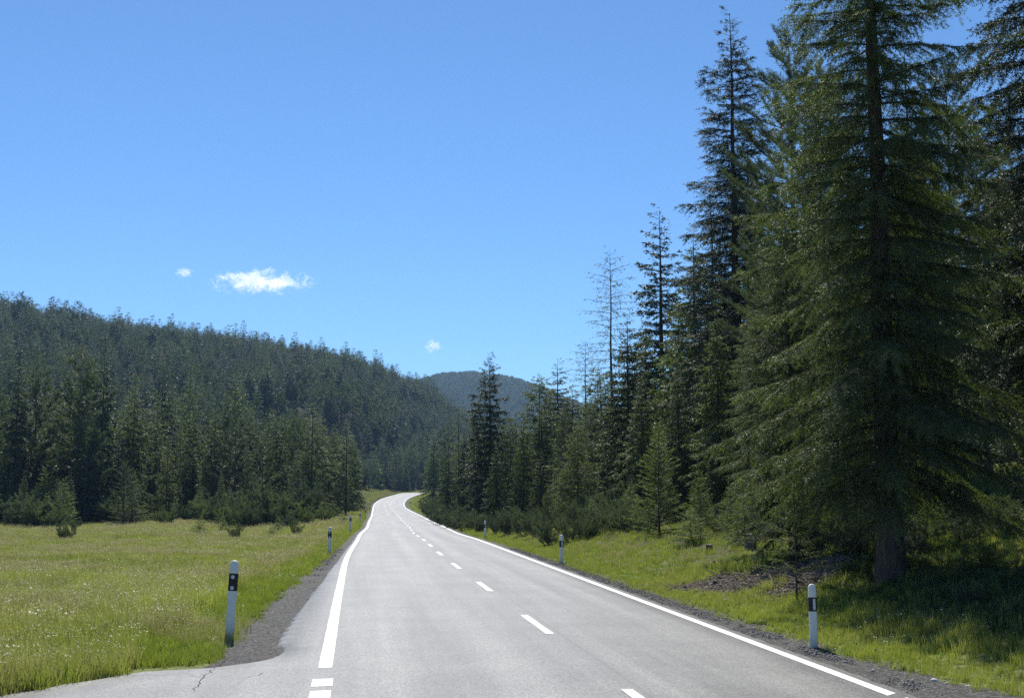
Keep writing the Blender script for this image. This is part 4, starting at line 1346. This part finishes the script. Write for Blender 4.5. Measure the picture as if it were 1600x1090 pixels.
def emit(name, n, d0, d1, pl, pr, far, label, size=1.0):
    x, y, U, wd, el, er = grass_points(n, d0, d1, pl, pr, 0, 0)
    z = ground_z(x, y)
    k = len(x)
    r_ = rng.random(k)
    near_road = np.where(U < 0, (-U - el) < 1.0 + 0.5 * wav(x, y, 3, 1), (U - er) < 1.2)
    zone = wav(x, y, 6.5, 2) + 0.6 * wav(x, y, 2.2, 3)
    if not far:
        ix = np.select([r_ < .30, r_ < .52, r_ < .66, r_ < .76, r_ < .90, r_ < .96], [0, 1, 2, 3, 4, 7], 5)
        ix = np.where((zone > 0.25) & (r_ < .45), 3, ix)
        ix = np.where((zone < -0.25) & (r_ < .6), np.where(r_ < .3, 5, 6), ix)
        ix = np.where(near_road, np.where(r_ < .5, 5, np.where(r_ < .82, 6, 7)), ix)
        ix = np.where((U > 0), np.where(r_ < .3, 5, np.where(r_ < .6, 1, np.where(r_ < .8, 0, np.where(r_ < .9, 7, 2)))), ix)
        ix = np.where((wd > 0.25) & (U > 0) & (rng.random(k) < 0.85 * wd + 0.15), 9, ix)  # dark tufts paint tree shade onto the right bank
        ix = np.where((rng.random(k) < 0.026) & (wd < 0.5), 8, ix)
        ix = np.where((U < 0) & ~near_road & (rng.random(k) < 0.18 + 0.30 * (zone > 0)), 4, ix)
        ix = np.where((U < 0) & (wav(x, y, 5, 5) > 0.45) & (rng.random(k) < 0.5), 3, ix)
    else:
        ix = np.select([r_ < .32, r_ < .58, r_ < .74, r_ < .86, r_ < .95], [0, 1, 2, 3, 4], 5)
        ix = np.where((zone > 0.3) & (r_ < .5), 2, ix)
        ix = np.where((zone < -0.3) & (r_ < .5), 4, ix)
        ix = np.where((wav(x, y, 8, 5) > 0.35) & (rng.random(k) < 0.55), 2, ix)
        ix = np.where(near_road & (r_ < .7), 4, ix)
        ix = np.where((U > 0) & (r_ < .5), 4, ix)
    s = rng.uniform(0.6, 1.3, k) * size * (1 + 0.22 * wav(x, y, 1.3, 4))
    s = s * np.where(near_road, 0.66, 1.0) * (1 + 0.18 * wav(x, y, 4, 0)) * np.where(U > 0, 0.60, 0.85)
    hs = s * rng.uniform(0.8, 1.15, k)
    scatter(name, np.stack([x, y, z], 1), np.stack([s, s, hs], 1), np.stack([rng.normal(0, .09, k), rng.normal(0, .09, k), rng.uniform(0, 6.28, k)], 1), ix,
            TFAR if far else TUFT, label)
    print(name, k)


emit('grass', 60000, 11, 34, -90, 1760, False, 'flowering meadow grass growing near the camera on both verges')
emit('meadow_grass', 90000, 34, 75, -90, 1760, True, 'meadow grass growing in the middle distance', 0.62)
emit('distant_grass', 90000, 75, 160, -90, 1100, True, 'meadow grass growing at the foot of the woods', 0.95)
emit('bank_grass', 14000, 160, 470, 520, 700, True, 'grass growing on the banks beside the road bend', 1.3)


# ------------------------------------------------------------------ stones, chips, sticks
def pebble(seed, flat=0.6):
    rg_ = np.random.default_rng(seed)
    t = (1 + 5**.5) / 2
    V = unit(np.array([(-1, t, 0), (1, t, 0), (-1, -t, 0), (1, -t, 0), (0, -1, t), (0, 1, t), (0, -1, -t), (0, 1, -t), (t, 0, -1), (t, 0, 1), (-t, 0, -1), (-t, 0, 1)], float))
    Fc = np.array([(0, 11, 5), (0, 5, 1), (0, 1, 7), (0, 7, 10), (0, 10, 11), (1, 5, 9), (5, 11, 4), (11, 10, 2), (10, 7, 6), (7, 1, 8), (3, 9, 4), (3, 4, 2), (3, 2, 6), (3, 6, 8), (3, 8, 9),
                   (4, 9, 5), (2, 4, 11), (6, 2, 10), (8, 6, 7), (9, 8, 1)])
    V = V * rg_.uniform(0.7, 1.2, (12, 1)) * np.array([1, 0.8, flat])
    return V, Fc


peb = [new_mesh('pebble', *pebble(i), M['stone']) for i in range(5)]
k = 34000
s_ = 13 + 45 * rng.random(k)**1.5
side = rng.random(k) < 0.5
t_ = rng.random(k)
uL = asphalt_left_u(s_) - 0.02 - t_ * 1.1
uR = 3.53 + t_ * np.interp(s_, [12, 18, 40], [1.5, 1.0, 0.8])
u_ = np.where(side, uL, uR)
ok = ~(side & (s_ < 19.2))
P = road_at(s_[ok], u_[ok]); P[:, 2] = np.maximum(ground_z(P[:, 0], P[:, 1]), np.interp(s_[ok], RS, RZ) - 0.10 - 0.02 * t_[ok]) + 0.0
k = len(P)
ss_ = rng.uniform(0.005, 0.016, k) * (1 + 1.2 * (rng.random(k) < .05))
scatter('gravel', P, np.stack([ss_] * 3, 1), rng.uniform(0, 6.28, (k, 3)), rng.integers(0, 5, k), peb, 'loose gravel stones strewn along the road verges')

# twigs, chips and clods on the bare earth patch of the right bank
chips = []
for i in range(4):
    q = np.array([(0, 0, 0), (0.5, 0.04 * (i - 1), 0.02), (1, 0.1 * (i - 2), 0)])
    v, f = tube(q, [0.02, 0.017, 0.008], 4)
    chips.append(new_mesh('stick', v, f, M['wood']))
M['earth'] = stone_mat('turned_earth', (0.050, 0.040, 0.030), (0.210, 0.175, 0.135))
clods = [new_mesh('clod', *pebble(20 + i, 0.8), M['earth']) for i in range(3)]
xs, ys = [], []
while len(xs) < 2600:
    c = DIRT[rng.integers(0, 4)]
    x_, y_ = c[0] + rng.normal(0, .75), c[1] + rng.normal(0, 1.0)
    if dirt_amount(np.array([x_]), np.array([y_]))[0] > 0.12: xs.append(x_); ys.append(y_)
xs = np.array(xs); ys = np.array(ys); n = len(xs)
ix = rng.integers(0, 7, n)
scl = np.where(ix < 3, rng.uniform(0.02, 0.075, n), rng.uniform(0.12, 0.6, n))
# source order is clods (0..2) then sticks (3..6)
scatter('bark_litter', np.stack([xs, ys, ground_z(xs, ys) + 0.01], 1), np.stack([scl] * 3, 1), np.stack([rng.normal(0, .2, n), rng.normal(0, .2, n), rng.uniform(0, 6.28, n)], 1),
        ix, clods + chips, 'broken sticks, bark and clods on the bare earth of the right bank')


def rock(x, y, s, seed, label, mat='pale_stone', flat=0.5, name='stone'):
    V, Fc = pebble(seed, flat)
    me = new_mesh(name, V * s, Fc, M[mat])
    o = obj(name, me); o.location = (x, y, float(ground_z([x], [y])[0]) + s * flat * 0.3); o.rotation_euler = (0, 0, seed)
    m = o.modifiers.new('round', 'SUBSURF'); m.levels = 1; m.render_levels = 1
    tag(o, label, 'stone')
    return o


p = gp(1133, 939); rock(p[0], p[1], 0.13, 3, 'flat white stone lying in the grass below the bare earth patch')
p = gp(1118, 880); rock(p[0], p[1], 0.17, 4, 'dark clod of roots at the top left of the bare earth patch', 'earth', 0.7, 'earth_clod')
p = gp(1122, 912); rock(p[0], p[1], 0.2, 6, 'dark clod of earth at the lower left of the bare earth patch', 'earth', 0.5, 'earth_clod')
p = gp(1172, 896); rock(p[0], p[1], 0.16, 8, 'dark lump of turned earth in the middle of the bare patch', 'earth', 0.5, 'earth_clod')
p = gp(1460, 1064); rock(p[0], p[1], 0.075, 9, 'small pale stone at the gravel edge near the lower right corner')
p = gp(1513, 1073); rock(p[0], p[1], 0.06, 10, 'pale pebble nearest the lower right corner')

# cut stump
def stump(px, py, h, r, label):
    p = gp(px, py)
    e = bpy.data.objects.new('tree_stump', None); e.location = p; link(e); tag(e, label, 'stump')
    rg_ = np.random.default_rng(5)
    z = np.linspace(-0.15, h, 6)
    v, f = tube(np.stack([z * 0.05, z * 0, z], 1), r * np.array([1.5, 1.25, 1.08, 1.0, 0.98, 0.97]), 14, rg_, 0.05)
    obj('trunk', new_mesh('stump_trunk', v, f, M['bark_grey'], True), e)
    ring = v[-14:]
    c = ring.mean(0)
    V = np.vstack([ring + [0, 0, 0.002], c + [0, 0, 0.02]]); Fc = [(i, (i + 1) % 14, 14) for i in range(14)]
    obj('cut_face', new_mesh('stump_face', V, Fc, M['wood']), e)
    return e


stump(1172, 858, 0.42, 0.16, 'low grey cut stump on the grass above the bare earth patch')
stump(1108, 860, 0.18, 0.10, 'small broken stump left of the low grey one beneath the sapling')

# fallen pale pole at the far left
p0 = at(-60, 775, 122); p1 = at(42, 774, 121)
q = np.linspace(0, 1, 6)[:, None] * (p1 - p0) + p0
for w in range(6): q[w, 2] = float(ground_z([q[w, 0]], [q[w, 1]])[0]) + 2.2
v, f = tube(q, np.full(6, 0.05), 6)
o = obj('fence_rail', new_mesh('fence_rail', v, f, M['wood'], True)); tag(o, 'pale thin pole lying across the pines at the far left edge', 'pole')


# ------------------------------------------------------------------ marker posts
def post_section(n=28, w=0.062, dpt=0.045):
    a = np.arange(n) * 2 * math.pi / n
    # rounded triangular hollow profile, flat face towards traffic
    x = w * np.sign(np.cos(a)) * np.abs(np.cos(a))**0.7
    y = dpt * np.sin(a) * np.where(np.sin(a) < 0, 0.9, 1.25)
    y = np.where(y < -0.030, -0.030 + (y + 0.030) * 0.4, y)
    return np.stack([x, y], 1)


def loft(sec, zs, sc, offs=None):
    n = len(sec); V = []
    for z, s in zip(zs, sc):
        sx, sy = s
        V.append(np.stack([sec[:, 0] * sx, sec[:, 1] * sy, np.full(n, z)], 1))
    V = np.concatenate(V); k = len(zs)
    ix = np.arange(k * n).reshape(k, n); nx = np.roll(ix, -1, 1)
    f = [tuple(q) for q in np.stack([ix[:-1], nx[:-1], nx[1:], ix[1:]], -1).reshape(-1, 4)]
    f.append(tuple(ix[-1])); f.append(tuple(ix[0][::-1]))
    return V, f


def disc(r, n=20, depth=0.006, cx=0, cz=0, y=-0.04):
    a = np.arange(n) * 2 * math.pi / n
    ring = np.stack([cx + r * np.cos(a), np.full(n, y), cz + r * np.sin(a)], 1)
    r2 = np.stack([cx + r * .86 * np.cos(a), np.full(n, y - depth), cz + r * .86 * np.sin(a)], 1)
    V = np.vstack([ring, r2])
    f = [(i, (i + 1) % n, n + (i + 1) % n, n + i) for i in range(n)] + [tuple(range(n, 2 * n))]
    return V, f


def slab(x0, x1, z0, z1, y0, y1):
    V = np.array([(x, y, z) for x in (x0, x1) for y in (y0, y1) for z in (z0, z1)])
    f = [(0, 1, 3, 2), (4, 6, 7, 5), (0, 4, 5, 1), (2, 3, 7, 6), (1, 5, 7, 3), (0, 2, 6, 4)]
    return V, f


def make_post(kind, H=1.0):
    sec = post_section()
    top = H
    zs = [-0.15, 0.0, H * .5, H - 0.10, H - 0.055, H - 0.03, H - 0.012, H - 0.003, H]
    sc = [(1, 1), (1, 1), (1, 1), (1, 1), (.97, .98), (.88, .92), (.70, .78), (.48, .55), (.30, .35)]
    V, f = loft(sec, zs, sc)
    me_body = new_mesh('post_body', V, f, M['post'], True)
    b0, b1 = H * 0.62, H * 0.84
    if kind == 'rect': b0, b1 = H * 0.585, H * 0.80
    V, f = loft(sec, [b0, b0 + .004, b1 - .004, b1], [(1.0, 1.0), (1.05, 1.07), (1.05, 1.07), (1.0, 1.0)])
    me_band = new_mesh('post_band', V, f, M['black'])
    parts = [('body', me_body), ('black_band', me_band)]
    y = -0.0385
    if kind == 'round':
        for cz, cx in ((b1 - 0.045, -0.002), (b0 + 0.038, -0.004)):
            parts.append(('reflector', new_mesh('round_reflector', *disc(0.026, cz=cz, cx=cx, y=y), M['reflector'])))
        parts.append(('plug', new_mesh('round_plug', *disc(0.030, depth=0.004, cz=H - 0.078, cx=-0.003, y=-0.0355), M['reflector_ring'])))
    else:
        parts.append(('reflector', new_mesh('bar_reflector', *slab(-0.002, 0.034, b0 + 0.025, b1 - 0.022, y - 0.008, y + 0.01), M['reflector'])))
        parts.append(('plug', new_mesh('round_plug', *disc(0.034, depth=0.004, cz=H - 0.078, cx=0.0, y=-0.0355), M['reflector_ring'])))
    V, f = loft(sec, [-0.02, 0.0, 0.035, 0.05], [(1.12, 1.15), (1.12, 1.15), (1.10, 1.12), (1.0, 1.0)])
    parts.append(('foot_sleeve', new_mesh('post_foot', V, f, M['dark_rubber'], False)))
    return parts


PT = {'round': make_post('round'), 'rect': make_post('rect')}


def post(kind, px, py, top, label, group, tilt=0.0, wide=1.0):
    """a post whose foot shows at (px, py) and whose top shows at row top"""
    p = gp(px, py)
    H = float(at(px, top, p[1])[2] - p[2])
    d = p[1]
    e = bpy.data.objects.new('marker_post', None)
    link(e); e.location = p
    e.scale = (wide, wide, H)
    e.rotation_euler = (0, tilt, 0)
    tag(e, label, 'marker post', group)
    for nm, me in PT[kind]:
        if nm == 'foot_sleeve' and d < 25: continue
        obj(nm, me, e)
    print('post', px, [round(float(v), 2) for v in p], round(H, 2))
    return e


GL, GR = 'marker posts on the left verge', 'marker posts on the right verge'
post('round', 358, 1000, 875, 'nearest white marker post on the left verge with two round reflectors, leaning right', GL, math.radians(2.6), 1.16)
post('round', 514, 866, 823, 'second white marker post along the left verge beside the wide gravel strip', GL, math.radians(1.5), 1.2)
post('round', 547, 831, 804, 'third white marker post along the left verge where grass turns shrubby', GL, 0.02, 1.2)
post('round', 562.5, 817, 800, 'fourth white marker post along the left verge', GL, 0.0, 1.2)
post('round', 571, 809, 795, 'fifth white marker post along the left verge', GL, 0.0, 1.3)
post('round', 578, 803, 790, 'sixth white marker post on the left, just before the road bends', GL, 0.0, 1.3)
post('rect', 1272, 1014, 912, 'nearest white marker post on the right verge with bar reflector and chipped cap', GR, math.radians(-0.4), 1.02)
post('rect', 877, 881, 835, 'second white marker post on the right verge in front of the pine bushes', GR, math.radians(0.7), 1.15)
post('rect', 758, 840, 813, 'third white marker post on the right verge before dark trunks', GR, 0.0, 1.15)
post('rect', 707, 822, 805.5, 'fourth white marker post on the right verge', GR, 0.0, 1.2)
post('rect', 680, 812, 799.5, 'fifth white marker post on the right verge', GR, 0.0, 1.3)
post('rect', 661.5, 805, 795, 'sixth white marker post on the right verge by the inside of the bend', GR, 0.0, 1.3)
post('rect', 642, 790, 783, 'seventh marker post on the right, inside the bend', GR, 0.0, 1.3)
post('rect', 653, 780, 773, 'eighth marker post on the right, where the road climbs past the bend', GR, 0.0, 1.3)


# ------------------------------------------------------------------ clouds
def cloud(name, px, py, wpx, hpx, d, label, seed, dens=0.014, tilt=0.0, thr=0.0):
    c = at(px, py, d)
    s = d / F
    me = bpy.data.meshes.new(name)
    V, Fc = pebble(1, 1.0)
    V = unit(V) * np.array([1, 1, 1])
    me = new_mesh(name, V * 1.3, Fc)
    o = obj(name, me)
    o.location = c; o.scale = (wpx * s / 2, wpx * s * 0.30, hpx * s / 2); o.rotation_euler = (0, tilt, 0)
    m, t, out = nodes(name + '_vapour')
    tc = N(t, 'ShaderNodeTexCoord')
    ad = N(t, 'ShaderNodeVectorMath'); ad.operation = 'ADD'; ad.inputs[1].default_value = (seed * 3.7, seed, 0)
    mp = N(t, 'ShaderNodeMapping'); fx = max(wpx / 34.0, 2.6); mp.inputs['Scale'].default_value = (fx, fx * .6, max(hpx / 30.0, 1.7))
    t.links.new(tc.outputs['Object'], mp.inputs[0]); t.links.new(mp.outputs[0], ad.inputs[0])
    n1 = noise(t, ad.outputs[0], 1.05, 6, 0.62, 0.4)
    ln = N(t, 'ShaderNodeVectorMath'); ln.operation = 'LENGTH'; t.links.new(tc.outputs['Object'], ln.inputs[0])
    v = math_(t, 'SUBTRACT', math_(t, 'SUBTRACT', math_(t, 'MULTIPLY', n1, 3.6), 1.32 + thr), math_(t, 'MULTIPLY', ln.outputs[1] if len(ln.outputs) > 1 else ln.outputs[0], 0.95))
    v = math_(t, 'MULTIPLY', v, 2.4, True)
    dn = math_(t, 'MULTIPLY', v, dens)
    pv = N(t, 'ShaderNodeVolumePrincipled')
    pv.inputs['Color'].default_value = (1, 1, 1, 1); pv.inputs['Anisotropy'].default_value = 0.6
    t.links.new(dn, pv.inputs['Density'])
    t.links.new(pv.outputs[0], out.inputs['Volume'])
    o.data.materials.append(m)
    tag(o, label, 'cloud')
    return o


cloud('cloud', 408, 440, 178, 44, 6000, 'largest white cloud, long and ragged, above the wooded hill', 1, thr=-0.06)
cloud('cloud', 288, 426, 32, 22, 6200, 'tiny white cloud left of the long ragged one', 2, dens=0.02, thr=-0.15)
cloud('cloud', 676, 541, 30, 22, 6200, 'tiny white cloud above the far end of the hill ridge', 5, dens=0.03, thr=-0.2)

# ------------------------------------------------------------------ haze
def haze():
    x0, x1, y0, y1, z0, z1 = -3700, 3700, -3700, 3700, -14, 330
    V = np.array([(x, y, z) for x in (x0, x1) for y in (y0, y1) for z in (z0, z1)])
    f = [(0, 1, 3, 2), (4, 6, 7, 5), (0, 4, 5, 1), (2, 3, 7, 6), (1, 5, 7, 3), (0, 2, 6, 4)]
    m, t, out = nodes('air')
    pv = N(t, 'ShaderNodeVolumePrincipled')
    pv.inputs['Color'].default_value = (0.38, 0.62, 1.0, 1)
    pv.inputs['Density'].default_value = 0.00011
    pv.inputs['Anisotropy'].default_value = 0.1
    t.links.new(pv.outputs[0], out.inputs['Volume'])
    o = obj('haze', new_mesh('haze', V, f, m))
    tag(o, 'thin blue air haze in the valley', kind='stuff')


haze()
print('empties', len([o for o in ROOT.objects if o.type == 'EMPTY']), 'tris', sum(len(m.polygons) for m in bpy.data.meshes if m.users))
